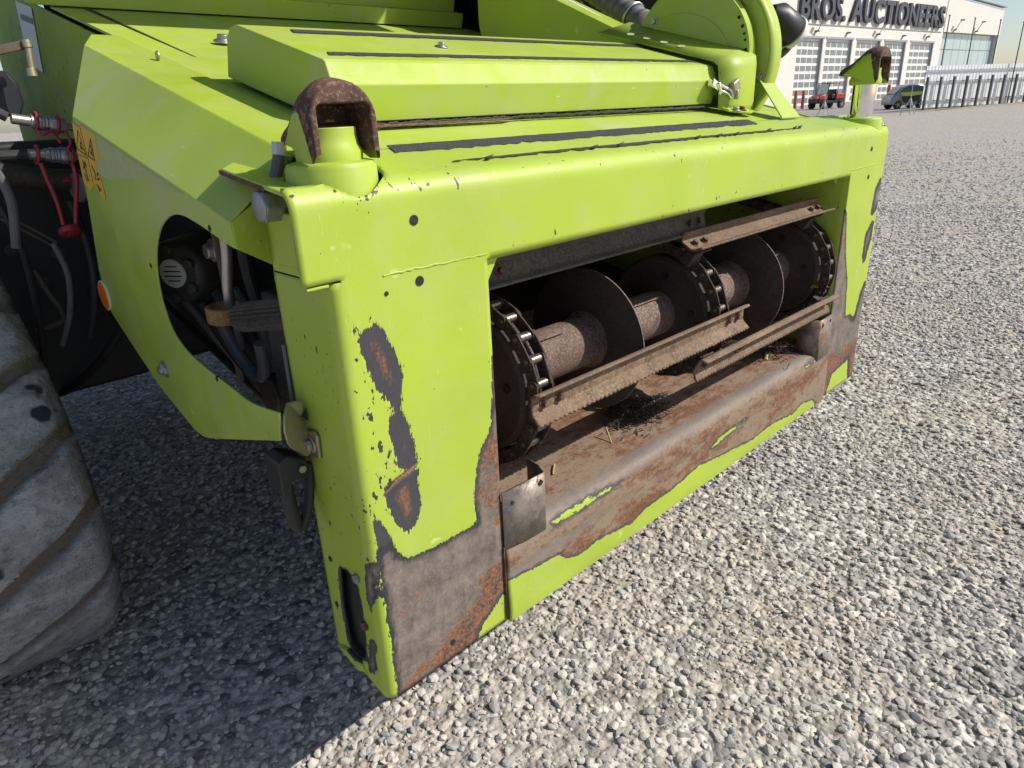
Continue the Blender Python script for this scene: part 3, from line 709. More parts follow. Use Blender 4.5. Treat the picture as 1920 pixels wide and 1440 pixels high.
# ---- coupling hooks
def hook(cx, cy, raise_, flip):
    hk = None; z0 = .745 if cx < 1 else .732
    base = MB(); base.lathe((cx, cy, z0 - .05), (0, 0, 1), [(0, .056), (.088, .056), (.094, .053), (.096, .044)], 36)
    base = base.build('hook_seat', 'green_paint', H, .001, 40)
    zt = z0 + .044
    if raise_ > .02:
        MB().cyl((cx, cy, zt - .01), (cx, cy, zt + raise_), .030, seg=32).build('lift_rod', 'chrome', base)
        mb = MB(); mb.cyl((cx - .001, cy, zt - .01), (cx - .001, cy, zt + raise_ - .004), .0303, seg=32, caps=False)
    else:
        MB().cyl((cx, cy, zt), (cx, cy, zt + .006), .040, .040, 32).build('bright_ring', 'zinc', base, .0008)
    zb = zt + raise_
    # neck and shoulder (painted)
    nk = MB(); nk.lathe((cx, cy, zb), (0, 0, 1), [(0, .040), (.012, .041), (.020, .037), (.030, .0355), (.040, .036)], 28)
    nk.build('hook_neck', 'green_paint', base, .001, 40)
    # jaw: an arch open to the front that tapers into a tail at the back
    zz = zb + .022; ws = []
    def arch(y, w, h, lo):
        r = min(w * .95, h - .004); pts = [(-w, lo)]
        for k in range(17): a = math.pi * (1 - k / 16); pts.append((w * math.cos(a), h - r + r * math.sin(a)))
        pts.append((w, lo)); return [Vector((cx + x, cy + y, zz + z)) for x, z in pts]
    secs = [(-.046, .044, .066, -.012), (-.042, .045, .069, -.020), (-.020, .045, .073, -.020), (.0, .043, .066, -.010), (.018, .040, .050, -.002), (.034, .038, .036, .000), (.052, .034, .026, .002), (.062, .030, .020, .004)]
    jw = MB(); n = 19
    for s_ in secs: jw.v += [tuple(p) for p in arch(*s_)]
    for k in range(len(secs) - 1):
        for i in range(n - 1): jw.f.append((k * n + i, k * n + i + 1, (k + 1) * n + i + 1, (k + 1) * n + i))
    # inner cavity: square topped, closed by a back wall
    wi, hi = .0355, .044; o0 = len(jw.v); cav = []
    for y in (-.046, .012):
        for x, z in ((-wi, -.010), (-wi, hi - .004), (-wi + .005, hi), (wi - .005, hi), (wi, hi - .004), (wi, -.010)): jw.v.append((cx + x, cy + y, zz + z))
    for i in range(5): jw.f.append((o0 + i, o0 + i + 1, o0 + 6 + i + 1, o0 + 6 + i))
    jw.f.append(tuple(o0 + 6 + i for i in range(6)))
    jw.f += [(0, o0, o0 + 1, 1), (1, o0 + 1, o0 + 2, 5, 4, 3, 2), (5, o0 + 2, o0 + 3, 13, 12, 11, 10, 9, 8, 7, 6), (13, o0 + 3, o0 + 4, 17, 16, 15, 14), (17, o0 + 4, o0 + 5, 18)]
    jw.f.append(tuple((len(secs) - 1) * n + i for i in range(n)))
    jw.build('hook_jaw', 'hook_worn', base, .003, 50)
    MB().box((cx, cy + .004, zz + .016), (2 * wi - .002, .020, .012), Matrix.Rotation(R(14), 3, 'X')).build('hook_shelf', 'rust_hook', base, .002)
    return base
def hookmat():
    t = NT('hook_worn', .6); c, _ = paint_colour(t, .2)
    sepn = t.n('SeparateXYZ'); t.l(t.co(), sepn.inputs[0])
    h = t.math('ADD', sepn.outputs[2], t.math('MULTIPLY', t.math('SUBTRACT', t.noise(30, 5, .7), .5), .05))
    # bare rusty crown, paint left on the lower cheeks: measured from the object's own height
    b, f, n3, n2 = bare(t, 1.0)
    b = t.mix(t.ramp(t.noise(28, 4, .7), [(.35, 0), (.65, 1)]), (.040, .020, .015), (.135, .062, .040)); b = t.mix(t.math('MULTIPLY', t.ramp(n3, [(.52, 0), (.72, 1)]), .6), b, (.40, .29, .22))
    at = t.n('Attribute', attribute_name='wear').outputs['Fac']
    w = t.math('ADD', at, t.math('MULTIPLY', t.math('SUBTRACT', t.noise(45, 5, .7), .5), .035))
    m = t.step(w, -.001, .001)
    t.set(Base_Color=t.mix(m, c, b), Roughness=t.mix(m, .45, .8)); t.bump(n3, .4, .001)
hookmat()
hk1 = hook(.06, .065, .0, 1); hk1['label'] = 'lowered rusty coupling hook nearest the camera'
hk2 = hook(1.730, .060, .085, 1); hk2['label'] = 'raised coupling hook on a chrome rod at the far end'
for o in list(bpy.data.objects):
    if o.type == 'MESH' and o.data.materials and o.data.materials[0] == MATS['hook_worn']:
        co = np.array([v.co[:] for v in o.data.vertices]); top = co[:, 2].max(); yc = .065 if co[:, 0].mean() < 1 else .06
        fattr(o.data, 'wear', co[:, 2] - (top - (.036 if yc > .062 else .022)) + np.maximum(0, co[:, 1] - yc) * .95 + np.maximum(0, yc - .036 - co[:, 1]) * 12)
mb = MB(); mb.tube([(.018, .112, .80), (.010, .115, .775), (.008, .116, .74)], .0075, 10); mb.build('grease_hose', 'hose_grey', H)
MB().cyl((.018, .112, .80), (.020, .112, .815), .009, seg=6).build('hose_fitting', 'zinc', H)

# ---- lower lip: trough floor curling over the front edge down to the lower edge
def lower_lip():
    path = [(.62, .30), (.46, .235), (.32, .190), (.22, .172), (.14, .164), (.07, .1600), (.022, .1565), (.010, .1545), (.003, .150), (-.001, .142), (-.002, .128), (-.003, .112), (-.0015, .095), (-.003, .075), (-.004, .045), (-.004, .0), (.05, -.006)]
    P = [Vector((y, z)) for y, z in path]; Q = []
    for i in range(len(P) - 1):
        n = max(1, int((P[i + 1] - P[i]).length / .008)); Q += [P[i].lerp(P[i + 1], k / n) for k in range(n)]
    Q.append(P[-1]); n = len(Q); xs = np.linspace(.2535, 1.5515, 180); V = []; gleam = []; wear = []
    for x in xs:
        for q in Q:
            dent = .0012 * math.sin(x * 21) * math.sin(q.y * 60) if q.x < .02 else 0
            V.append((x, q.x + dent, q.y))
    V = np.array(V); F = []
    for i in range(len(xs) - 1):
        for j in range(n - 1): a = i * n + j; F.append((a, a + n, a + n + 1, a + 1))
    me = bpy.data.meshes.new('lower_lip'); me.from_pydata(V.tolist(), [], F)
    xz = V[:, [0, 2]]
    band = [(0.2,0.085),(0.262,0.081),(0.315,0.077),(0.379,0.072),(0.401,0.052),(0.439,0.04),(0.479,0.043),(0.521,0.043),(0.609,0.029),(0.656,0.042),(0.756,0.044),(0.864,0.057),(1.024,0.039),(1.105,0.03),(1.219,0.034),(1.297,0.027),(1.346,0.021),(1.393,0.035),(1.47,0.024),(1.52,-.02),(1.7,-.02),(1.7,1),(.2,1)]
    w = sdf(xz, band)
    for g in ([(0.907,0.084),(0.952,0.100),(1.093,0.106),(1.092,0.098),(0.967,0.086),(0.919,0.080)], [(0.366,0.132),(0.366,0.143),(0.403,0.148),(0.459,0.148),(0.52,0.145),(0.60,0.139),(0.52,0.135),(0.459,0.133)], [(1.40,.146),(1.50,.150),(1.50,.143),(1.40,.139)]):
        s = sdf(xz, g); w = np.minimum(w, np.where(V[:, 1] < .02, -s * 1.0 + .002, .05))
    fattr(me, 'wear', np.clip(w, -.05, .05))
    gl = np.clip(.95 - np.abs(V[:, 1] - .016) / .040, 0, 1) * (V[:, 2] > .134) + .85 * np.exp(-((V[:, 2] - .095) / .02) ** 2) * (V[:, 1] < .01) * np.clip(1.3 - V[:, 0], 0, 1)
    fattr(me, 'gleam', gl)
    o = put('lower_lip', me, 'floor_metal', H, 0, 50); o.modifiers.new('t', 'SOLIDIFY').thickness = .005
    o['label'] = 'rust streaked floor of the trough curling over its bright front edge'
    return o
LIP = lower_lip()
def deflector(x0, x1, z0, z1, name='deflector_plate'):
    n = 6; mb = MB(); V = []
    prof = [(x0, -.005), (x1 - .004, -.008), (x1, -.006), (x1 + .012, .018), (x1 + .016, .05)] if x0 < 1 else [(x1, -.005), (x0 + .004, -.008), (x0, -.006), (x0 - .012, .018), (x0 - .016, .05)]
    for x, y in prof: V += [(x, y, z0 + (0 if y < .01 else .012)), (x, y, z1 + .06 * (abs(x - (x0 if x0 < 1 else x1)) * -.1))]
    mb.add(V, [(2 * i, 2 * i + 2, 2 * i + 3, 2 * i + 1) for i in range(len(prof) - 1)])
    o = mb.build(name, 'plate_steel', H, 0, 60); o.modifiers.new('t', 'SOLIDIFY').thickness = .003; return o
def plate_steel():
    t = NT('plate_steel', .5, .35); b, f, n3, n2 = bare(t, .35); t.set(Base_Color=b, Roughness=t.mix(f, .36, .8)); t.bump(n3, .3, .0008)
plate_steel()
d1 = deflector(.252, .352, .142, .258); d2 = deflector(1.468, 1.553, .140, .262)
hole((.339, -.0085, .243), (0, -1, 0), .006, 'square_hole', d1, True); hole((.272, -.0065, .232), (0, -1, 0), .0045, 'square_hole', d1, True)
hole((1.482, -.0085, .245), (0, -1, 0), .005, 'square_hole', d2, True); hole((1.535, -.0065, .247), (0, -1, 0), .004, 'square_hole', d2, True)
MB().box((.2515, -.0022, .078), (.0035, .004, .152)).build('seam_gap', 'rust_hook', H); MB().box((1.5525, -.0022, .078), (.0035, .004, .15)).build('seam_gap', 'rust_hook', H)

# ---- inside of the housing
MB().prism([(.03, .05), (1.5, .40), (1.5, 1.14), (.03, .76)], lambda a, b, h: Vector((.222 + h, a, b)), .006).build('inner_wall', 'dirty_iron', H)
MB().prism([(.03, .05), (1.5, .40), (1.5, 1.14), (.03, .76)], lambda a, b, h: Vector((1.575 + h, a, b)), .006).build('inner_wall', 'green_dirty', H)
MB().box((.90, 1.46, .72), (1.32, .02, .70)).build('inner_end', 'black_iron', H)  # dark plane across the back, its colour gives the shade deep inside
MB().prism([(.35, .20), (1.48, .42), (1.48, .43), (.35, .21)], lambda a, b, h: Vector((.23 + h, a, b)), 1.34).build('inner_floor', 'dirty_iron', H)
MB().prism([(.11, .70), (.13, .70), (.20, .625), (.30, .60), (.30, .588), (.19, .612), (.11, .69)], lambda a, b, h: Vector((.24 + h, a, b)), 1.32).build('cross_sheet', 'green_dirty', H, .001)
MB().prism([(.06, .66), (.20, .66), (.20, .60), (.10, .60)], lambda a, b, h: Vector((1.571 - h, a, b)), .004).build('inner_bracket', 'green_paint', H)

# ---- conveyor drum
DY, DZ = .157, .386
DR = MB().cyl((.30, DY, DZ), (1.56, DY, DZ), .052, seg=40).build('drum_tube', 'rust_drum', H, 0, 40)
for x in (.655, 1.242):
    MB().lathe((x - .003, DY, DZ), (1, 0, 0), [(0, .052), (0, .1475), (.0012, .150), (.0048, .150), (.006, .1475), (.006, .052)], 72).build('drum_disc', 'rust_disc', DR, 0, 30)
    MB().lathe((x - .0015, DY, DZ), (1, 0, 0), [(0, .1502), (.003, .1502)], 72).build('disc_rim', 'rust_drum', DR)
    MB().lathe((x - .014, DY, DZ), (1, 0, 0), [(0, .0525), (.002, .056), (.010, .058), (.012, .064)], 32).build('weld_collar', 'rust_drum', DR)
CHX = (.365, .94, 1.515)
for x in CHX:
    MB().lathe((x - .030, DY, DZ), (1, 0, 0), [(0, .052), (.004, .060), (.010, .10), (.006, .122), (.010, .130), (.020, .131), (.024, .118), (.036, .118), (.040, .131), (.050, .130), (.050, .052)], 64).build('sprocket_drum', 'rust_disc', DR, 0, 30)
    for k in range(5):
        a = R(30 + 72 * k); hole((x - .0225 - .001, DY + .088 * math.cos(a), DZ + .088 * math.sin(a)), (-1, 0, 0), .008, 'disc_hole', DR)
# lugs welded on the tube
for x in (.48, .80, 1.08, 1.38):
    MB().box((x, DY - .030, DZ + .047), (.14, .008, .004), Matrix.Rotation(R(-35), 3, 'X')).build('tube_seam', 'rust_drum', DR)

# ---- chains: every link is a piece
PR = .1485; PITCH = .0415; dphi = 2 * math.asin(PITCH / 2 / PR)
L = PITCH / 2 + .0095
pl = [(-L, 0)] + [(-PITCH / 2 + .0098 * math.cos(R(a)), .0125 * math.sin(R(a))) for a in range(150, 90, -30)] + [(-PITCH / 2, .0118), (PITCH / 2, .0118)] + [(PITCH / 2 + .0098 * math.cos(R(a)), .0125 * math.sin(R(a))) for a in range(60, -61, -30)] + [(PITCH / 2, -.0118), (-PITCH / 2, -.0118)] + [(-PITCH / 2 + .0098 * math.cos(R(a)), .0125 * math.sin(R(a))) for a in range(240, 200, -30)]
link_me = MB().prism(pl, lambda a, b, h: Vector((h - .0015, a, b)), .003).mesh('link_plate')
roll_bm = MB(); roll_bm.lathe((-.0205, 0, 0), (1, 0, 0), [(0, .004), (.0015, .0055), (.006, .0055), (.006, .0085), (.035, .0085), (.035, .0055), (.0395, .0055), (.041, .004)], 16)
roll_me = roll_bm.mesh('roller')
for m, mt in ((link_me, 'chain_iron'), (roll_me, 'roller_steel')): m.materials.append(MATS[mt])
for m in (link_me, roll_me): m.shade_smooth(); m.set_sharp_from_angle(angle=R(35))
def on_drum(phi, r): return Vector((0, DY - r * math.cos(phi), DZ + r * math.sin(phi)))
for ci, x in enumerate(CHX):
    ch = MB(); ch.box((x, DY + .30, DZ + .222), (.02, .012, .006), Matrix.Rotation(A14, 3, 'X'))
    ch = ch.build('conveyor_chain', 'chain_iron', H)
    pins = []; ph = R(-118)
    while ph < R(84): pins.append(on_drum(ph, PR)); ph += dphi
    d = Vector((0, CU, SU)); 
    for k in range(5): pins.append(pins[-1] + d * PITCH)
    for k in range(len(pins)):
        r = bpy.data.objects.new('roller', roll_me); COL.objects.link(r); r.location = (x, pins[k].y, pins[k].z); attach(r, ch)
        if k + 1 < len(pins):
            m = (pins[k] + pins[k + 1]) / 2; e = pins[k + 1] - pins[k]
            for sx in (-1, 1):
                l = bpy.data.objects.new('link_plate', link_me); COL.objects.link(l); l.location = (x + sx * (.015 + .0034 * (k % 2)), m.y, m.z)
                l.rotation_euler = (math.atan2(e.z, e.y), 0, 0); attach(l, ch)
# ---- serrated slat bars
def slat(x0, x1, phi, r, label, mat='rust_bar', turn=None):
    c = on_drum(phi, r); ph0 = phi; phi = phi if turn is None else turn; er = Vector((0, -math.cos(phi), math.sin(phi))); et = Vector((0, math.sin(phi), math.cos(phi))) * (1 if turn is None else -1)
    prof = [(.020, .027), (.006, .023), (.002, .018), (.002, -.008), (.006, -.014), (.017, -.0235), (.020, -.026)]
    st = .0040; n = int((x1 - x0) / st); V = []; m = len(prof)
    for i in range(n + 1):
        x = x0 + (x1 - x0) * i / n; tooth = (.0022 if (i % 3) else -.0012) + random.uniform(-.0006, .0006)
        for k, (a, b) in enumerate(prof):
            if k == m - 1: a += tooth * .7; b -= tooth * .9
            if k == 0 and (i < 1 or i > n - 1): a -= .004
            V.append(Vector((x, 0, 0)) + c + er * a + et * b)
    F = [(i * m + k, (i + 1) * m + k, (i + 1) * m + k + 1, i * m + k + 1) for i in range(n) for k in range(m - 1)]
    mb = MB(); mb.add(V, F); o = mb.build('slat_bar', mat, H, 0, 30); s = o.modifiers.new('t', 'SOLIDIFY'); s.thickness = .0042; s.offset = 0
    o['label'] = label
    for xb in (x0 + .028, x0 + .066, x1 - .066, x1 - .028):
        hexbolt(MB(), Vector((xb, 0, 0)) + c + er * .003 + et * .004, er, .0068, .008, True).build('bolt', 'rust_hook', o, .0005)
    for xb in (x0 + .047, x1 - .047):
        mb = MB(); mb.prism([(-.03, -.018), (.03, -.018), (.022, .018), (-.022, .018)], lambda a, b, h: Vector((xb + a, 0, 0)) + c + er * (-.002 - h) + et * b, .004); mb.build('bar_lug', 'chain_iron', o, .0008)
        mb = MB(); mb.box(Vector((xb, 0, 0)) + c + er * (-(r - PR) / 2 - .002), (.036, .02, max(.006, r - PR)), Matrix.Rotation(phi - math.pi / 2, 3, 'X').inverted()); mb.build('bar_foot', 'chain_iron', o)
slat(.325, 1.015, R(-1), .160, 'dusty brown slat bar across the lower left of the opening')
slat(.865, 1.525, R(58), .196, 'ochre dusted slat bar high on the right of the opening')
slat(.84, 1.53, R(-28), .172, 'grey brown slat bar low on the right of the opening')
slat(.29, .985, R(73), .222, 'dark slat bar under the top beam', 'dark_bar', R(12))

# ---- right hand drive cover behind the hood
cyy, czz, cr_ = .392, .940, .180
def arcp(r, a0, a1, n): return [(cyy - r * math.cos(R(a0 + (a1 - a0) * i / n)), czz + r * math.sin(R(a0 + (a1 - a0) * i / n))) for i in range(n + 1)]
DC = MB().prism(arcp(cr_, -44, 180, 40) + [(cyy + .19, .87)], lambda a, b, h: Vector((1.36 + h, a, b)), .03).build('drive_cover', 'green_guard', H, .002)
DC['label'] = 'round drive cover standing behind the far end of the hood'
MB().prism(arcp(cr_ + .030, -46, 150, 40) + [(cyy + .12, .86)], lambda a, b, h: Vector((1.405 + h, a, b)), .02).build('backing_disc', 'green_guard', DC, .002)
mb = MB(); pts = arcp(cr_ + .034, -40, 40, 24)
for y, z in pts: mb.v += [(1.405, y, z), (1.462, y, z)]
mb.f += [(2 * i, 2 * i + 1, 2 * i + 3, 2 * i + 2) for i in range(len(pts) - 1)]
o = mb.build('rim_strap', 'green_paint', DC, 0, 60); o.modifiers.new('t', 'SOLIDIFY').thickness = .005
MB().prism(arcp(cr_ + .060, 40, 62, 8) + arcp(cr_ + .0, 62, 40, 8), lambda a, b, h: Vector((1.40 + h, a, b)), .075).build('upper_lug', 'green_paint', DC, .002)
bp = [(-.125 * math.cos(R(a)), .080 * math.sin(R(a))) for a in range(0, 181, 10)]
MB().prism(bp, lambda a, b, h: Vector((1.3592 - h, a + cyy + .005, b + .975 + a * .17)), .0015).build('cover_panel', 'green_guard', DC, .0012)
for y, z in ((.50, 1.045), ): hexbolt(MB(), (1.359, y, z), (-1, 0, 0), .008, .006, True).build('bolt', 'zinc', DC, .0006)
hexbolt(MB(), (1.404, .202, .890), (-1, 0, 0), .009, .006, True).build('bolt', 'zinc', DC, .0006)
for k in range(9):
    a = R(-24 + 7 * k + random.uniform(-2, 2)); hole((1.3595, cyy - (cr_ - .010) * math.cos(a), czz + (cr_ - .010) * math.sin(a)), (-1, 0, 0), random.uniform(.0018, .0045), 'chip', DC)
# bent saddle carrying the latch
sp = [(.200, .0), (.204, .012), (.226, .082), (.234, .096), (.250, .103), (.62, .108)]
mb = MB(); nS = len(sp)
for x, dn in ((1.237, 0), (1.368, .030)):
    for u, n in sp: mb.v.append(T(x, u - (.02 if dn and u < .24 else 0), n * (1 + dn / .108)))
mb.f += [(k, k + 1, nS + k + 1, nS + k) for k in range(nS - 1)]
SD = mb.build('saddle', 'green_paint', H, 0, 40); SD.modifiers.new('t', 'SOLIDIFY').thickness = .005
MB().prism([(1.245, .180), (1.31, .155), (1.345, .165), (1.33, .205), (1.245, .205)], lambda a, b, h: T(a, b, h + .001), .005).build('saddle_foot', 'green_paint', SD, .001)
for k, m_ in enumerate(('zinc', 'rust_hook')): hexbolt(MB(), T(1.27 + .028 * k, .175, .006), (0, -SU, CU), .008, .006).build('bolt', m_, SD, .0006)
for k in range(4): MB().prism(circle(1.268, .37 + .055 * k, .010, 18, .010), lambda a, b, h: T(a, b, .1045 + (a - 1.237) * .23 + h + (b - .25) * .0145), .0014).build('sun_spot', 'old_label_sun_spot', SD)  # pale discs painted in as spots of sunlight falling through holes
MB().prism([(1.37, .10), (1.47, .10), (1.455, .215), (1.40, .225)], lambda a, b, h: T(a, b, .004 + h + max(0, b - .10) * .62), .004).build('cover_gusset', 'green_paint', DC, .001)
# latch
LT = MB(); q = T(1.222, .232, .045)
LT.box(q + Vector((.0, -.010, .004)), (.040, .016, .020), Matrix.Rotation(R(20), 3, 'Y')); LT.box(q + Vector((.012, -.014, -.004)), (.012, .018, .030), Matrix.Rotation(R(-25), 3, 'Y'))
LT = LT.build('latch', 'chrome', H, .003)
mb = MB(); mb.tube([q + Vector((.01, -.016, .006)), q + Vector((.028, -.024, -.004)), q + Vector((.042, -.030, -.008)), q + Vector((.050, -.034, -.024))], .0042, 8, 4); mb.tube([q + Vector((.01, -.016, -.008)), q + Vector((.026, -.026, -.014)), q + Vector((.046, -.034, -.026))], .003, 8, 4); mb.build('latch_bail', 'chrome', LT)
LK = MB(); LK.box(q + Vector((.058, -.034, -.002)), (.030, .014, .030), Matrix.Rotation(R(-24), 3, 'Y')); LK.box(q + Vector((.056, -.040, -.020)), (.010, .012, .022)); LK.build('latch_keeper', 'zinc_yellow', LT, .003)
# rising side channel behind the hood
ch = [(.50, .885), (1.10, 1.03), (1.135, 1.05), (1.15, 1.10), (1.15, 1.20), (1.10, 1.263), (.515, 1.003)]
MB().prism(ch, lambda a, b, h: Vector((1.30 + h, a, b)), .10).build('side_channel', 'green_guard', H, .003)
# upper panel closing the housing at the back, with overhanging lip
MB().prism([(.10, 1.49), (1.50, 1.49), (1.50, 1.54), (.10, 1.54)], lambda a, b, h: T(a, b, h), .05).build('rear_step', 'green_paint', H, .002)
MB().prism([(.0, .028), (.03, .028), (.05, .10), (.09, .16), (.12, .40), (.0, .40)], lambda a, b, h: T(.06 + h, 1.52 + a, b), 1.42).build('rear_panel', 'green_guard', H, .003, 25)
MB().box((1.2, 2.2, 1.5), (1.6, .8, 1.4)).build('machine_body', 'dead_black', H)  # near-black colour stands for the shade in the hollow gap
MB().box((1.9, 1.55, 1.2), (.7, 1.1, 1.1)).build('dark_backing', 'dead_black', H)  # added dark box that fills the view behind the cover and hides the sky
# left wall of the housing with its data plate
MB().prism([(1.02, .62), (2.3, .72), (2.3, 1.315), (1.02, .995)], lambda a, b, h: Vector((.156 + h, a, b)), .006).build('housing_wall', 'green_dirty', H, .001)
MB().prism([(1.70, 1.155), (1.86, 1.19), (1.90, 1.03), (1.765, .995)], lambda a, b, h: Vector((.1545 - h, a, b)), .001).build('data_plate', 'silver_label', H)
MB().prism([(1.72, 1.13), (1.84, 1.155), (1.845, 1.14), (1.725, 1.115)], lambda a, b, h: Vector((.153 - h, a, b)), .0006).build('plate_print', 'print_black', H)
# belly of the housing
MB().prism([(.16, .06), (1.5, .36), (1.5, .37), (.16, .07)], lambda a, b, h: Vector((.22 + h, a, b)), 1.36).build('belly_sheet', 'dirty_iron', H)

# ---- hydraulic motor and drive line in the mouth of the guard
md = Vector((.84, .54, .04)).normalized(); mp = Vector((.0, .545, .598)); m1 = md.cross(Vector((0, 0, 1))).normalized(); m2 = m1.cross(md)
MO = MB(); MO.lathe(mp, md, [(0, .030), (0, .046), (.006, .054), (.012, .056), (.085, .056), (.085, .059), (.093, .059), (.093, .057), (.22, .057)], 40)
MO = MO.build('hydraulic_motor', 'motor_black', H, .001, 35)
for k in range(6):
    a = R(25 + 60 * k); hexbolt(MB(), mp + m1 * (.0435 * math.cos(a)) + m2 * (.0435 * math.sin(a)), -md, .0105, .012, False).build('bolt', 'motor_black', MO, .002)
MB().lathe(mp, -md, [(0, .0255), (.003, .0255)], 32).build('motor_label', 'white_label', MO)
mb = MB(); rm = Matrix((m1, md, m2)).transposed()
for k in range(4): mb.box(mp - md * .0033 + m2 * (.0125 - .0085 * k), (.034 - .010 * (k in (0, 3)), .0006, .0022), rm)
o = mb.build('label_print', 'print_black', MO); o['kind'] = 'stuff'
mb = MB(); mb.tube([(.015, .325, .70), (.015, .330, .655), (.014, .350, .60), (.016, .360, .565)], .0085, 12, 5); mb.build('oil_pipe', 'zinc', H)
mb = MB(); mb.tube([(.05, .345, .72), (.05, .35, .62), (.055, .34, .54), (.06, .33, .45)], .010, 10, 5); mb.build('hose', 'black_rubber', H)
RG = MB(); seg = 36
for i in range(seg):
    a = 2 * math.pi * i / seg
    for r, z in ((.036, -.013), (.036, .013), (.026, .013), (.026, -.013)): RG.v.append((.012 + r * math.sin(a) * .9, .365 + r * math.cos(a), .555 + z))
for i in range(seg):
    j = (i + 1) % seg
    for k in range(4): RG.f.append((4 * i + k, 4 * j + k, 4 * j + (k + 1) % 4, 4 * i + (k + 1) % 4))
RG.build('clamp_ring', 'ochre_iron', H, .002)
SPL = MB(); a0 = Vector((.005, .292, .562)); a1 = Vector((.03, .10, .600)); d = (a1 - a0).normalized(); b1 = d.orthogonal().normalized(); b2 = d.cross(b1)
n = 44; vs = []
for p in (a0, a1):
    for i in range(n):
        t = 2 * math.pi * i / n; r = .023 if i % 2 else .0195; vs.append(p + b1 * (r * math.cos(t)) + b2 * (r * math.sin(t)))
SPL.add(vs, [(i, (i + 1) % n, n + (i + 1) % n, n + i) for i in range(n)] + [tuple(range(n - 1, -1, -1)), tuple(range(n, 2 * n))])
SPL = SPL.build('splined_shaft', 'dirty_iron', H, 0, 20)
MB().cyl(a0 - d * .002, a0 + d * .001, .020, seg=20).build('shaft_end', 'rust_hook', SPL, .001)
MB().box((.10, .25, .50), (.10, .14, .18)).build('gear_case', 'dirty_iron', H, .006)
MB().cyl((.05, .36, .40), (.14, .36, .40), .035, seg=24).build('pivot_boss', 'dirty_iron', H, .003)
MB().prism([(.30, .40), (.62, .40), (.60, .46), (.34, .46)], lambda a, b, h: Vector((.16 + h, a, b)), .04).build('link_arm', 'ochre_iron', H, .003)
mb = MB(); mb.tube([(.05, .50, .56), (.07, .44, .49), (.08, .40, .45), (.07, .36, .47), (.06, .35, .52)], .013, 10, 6); mb.build('hose', 'black_rubber', H)
mb = MB(); mb.tube([(.08, .50, .56), (.10, .46, .48), (.12, .42, .40), (.14, .40, .33), (.2, .45, .25)], .012, 10, 6); mb.build('hose', 'hose_grey', H)
mb = MB(); mb.tube([(.06, .56, .53), (.10, .60, .42), (.16, .66, .30), (.24, .8, .25)], .010, 10, 6); mb.build('hose', 'black_rubber', H)
MB().lathe((.06, .46, .70), (1, 0, 0), [(0, .03), (.004, .034), (.008, .03), (.10, .03)], 28).build('shaft_hub', 'dirty_iron', H)
MB().box((.148, .72, .60), (.012, .8, .30)).build('motor_backing', 'black_iron', H)  # dark panel whose colour stands for the shade behind the motor
mb = MB(); mb.tube([(-.002, .150, .55), (-.004, .152, .40)], .003, 8); mb.build('cable', 'hose_grey', H)
for pts, r, m_ in (([(.03, .47, .54), (.04, .44, .47), (.05, .40, .43), (.05, .36, .44), (.045, .34, .50)], .011, 'hose_grey'), ([(.02, .50, .55), (.05, .50, .46), (.08, .46, .38), (.10, .42, .32)], .009, 'black_rubber'), ([(.03, .40, .70), (.035, .41, .63), (.04, .42, .55), (.05, .43, .47)], .007, 'dust_brown'), ([(.02, .58, .54), (.05, .56, .47), (.09, .58, .40), (.12, .66, .33)], .008, 'hose_grey')):
    mb = MB(); mb.tube(pts, r, 10, 6); mb.build('hose', m_, H)
MB().lathe((.02, .43, .645), (1, 0, 0), [(0, .012), (.010, .014), (.010, .019), (.03, .019)], 18).build('pipe_union', 'zinc', H, .001)
# bracket joining guard and frame, sensor plug below it
bp_ = [(-.050,.452),(-.044,.470),(-.028,.480),(-.006,.478),(-.005,.44),(-.004,.395),(-.014,.392),(-.036,.415),(-.046,.431)]
BR = MB().prism(bp_, lambda a, b, h: Vector((a, .112 + h - 1.2 * max(0, -.030 - a), b)), .005).build('guard_bracket', 'zinc_yellow', H, .002)
MB().prism([(.127, .427), (.095, .434), (.088, .428), (.090, .392), (.122, .386)], lambda a, b, h: Vector((-.001 - h, a, b)), .005).build('bracket_tab', 'zinc_yellow', BR, .0015)
hexbolt(MB(), (-.006, .108, .410), (-1, 0, 0), .0085, .007).build('bolt', 'zinc', BR, .001)
MB().prism([(-.012, .455), (-.004, .465), (-.004, .445)], lambda a, b, h: Vector((a, .1105 - h, b)), .002).build('bracket_slot', 'black_iron', BR)
PL = MB().prism([(-.057, .398), (-.042, .404), (-.014, .388), (-.012, .362), (-.040, .362), (-.046, .340), (-.058, .342)], lambda a, b, h: Vector((a, .112 + h, b)), .045).build('sensor_plug', 'black_plastic', H, .003)
mb = MB(); mb.tube([(-.046, .130, .350), (-.044, .130, .315), (-.041, .130, .285)], .0105, 12); mb.build('plug_sleeve', 'black_rubber', PL, .001)
mb = MB(); mb.tube([(-.042, .130, .290), (-.038, .130, .276), (-.028, .130, .280), (-.016, .130, .305), (-.006, .132, .345), (-.002, .135, .37)], .0075, 10, 6); mb.build('plug_cable', 'black_rubber', PL)
hexbolt(MB(), (-.025, .111, .378), (0, -1, 0), .006, .005, False).build('bolt', 'zinc_yellow', PL, .0006)

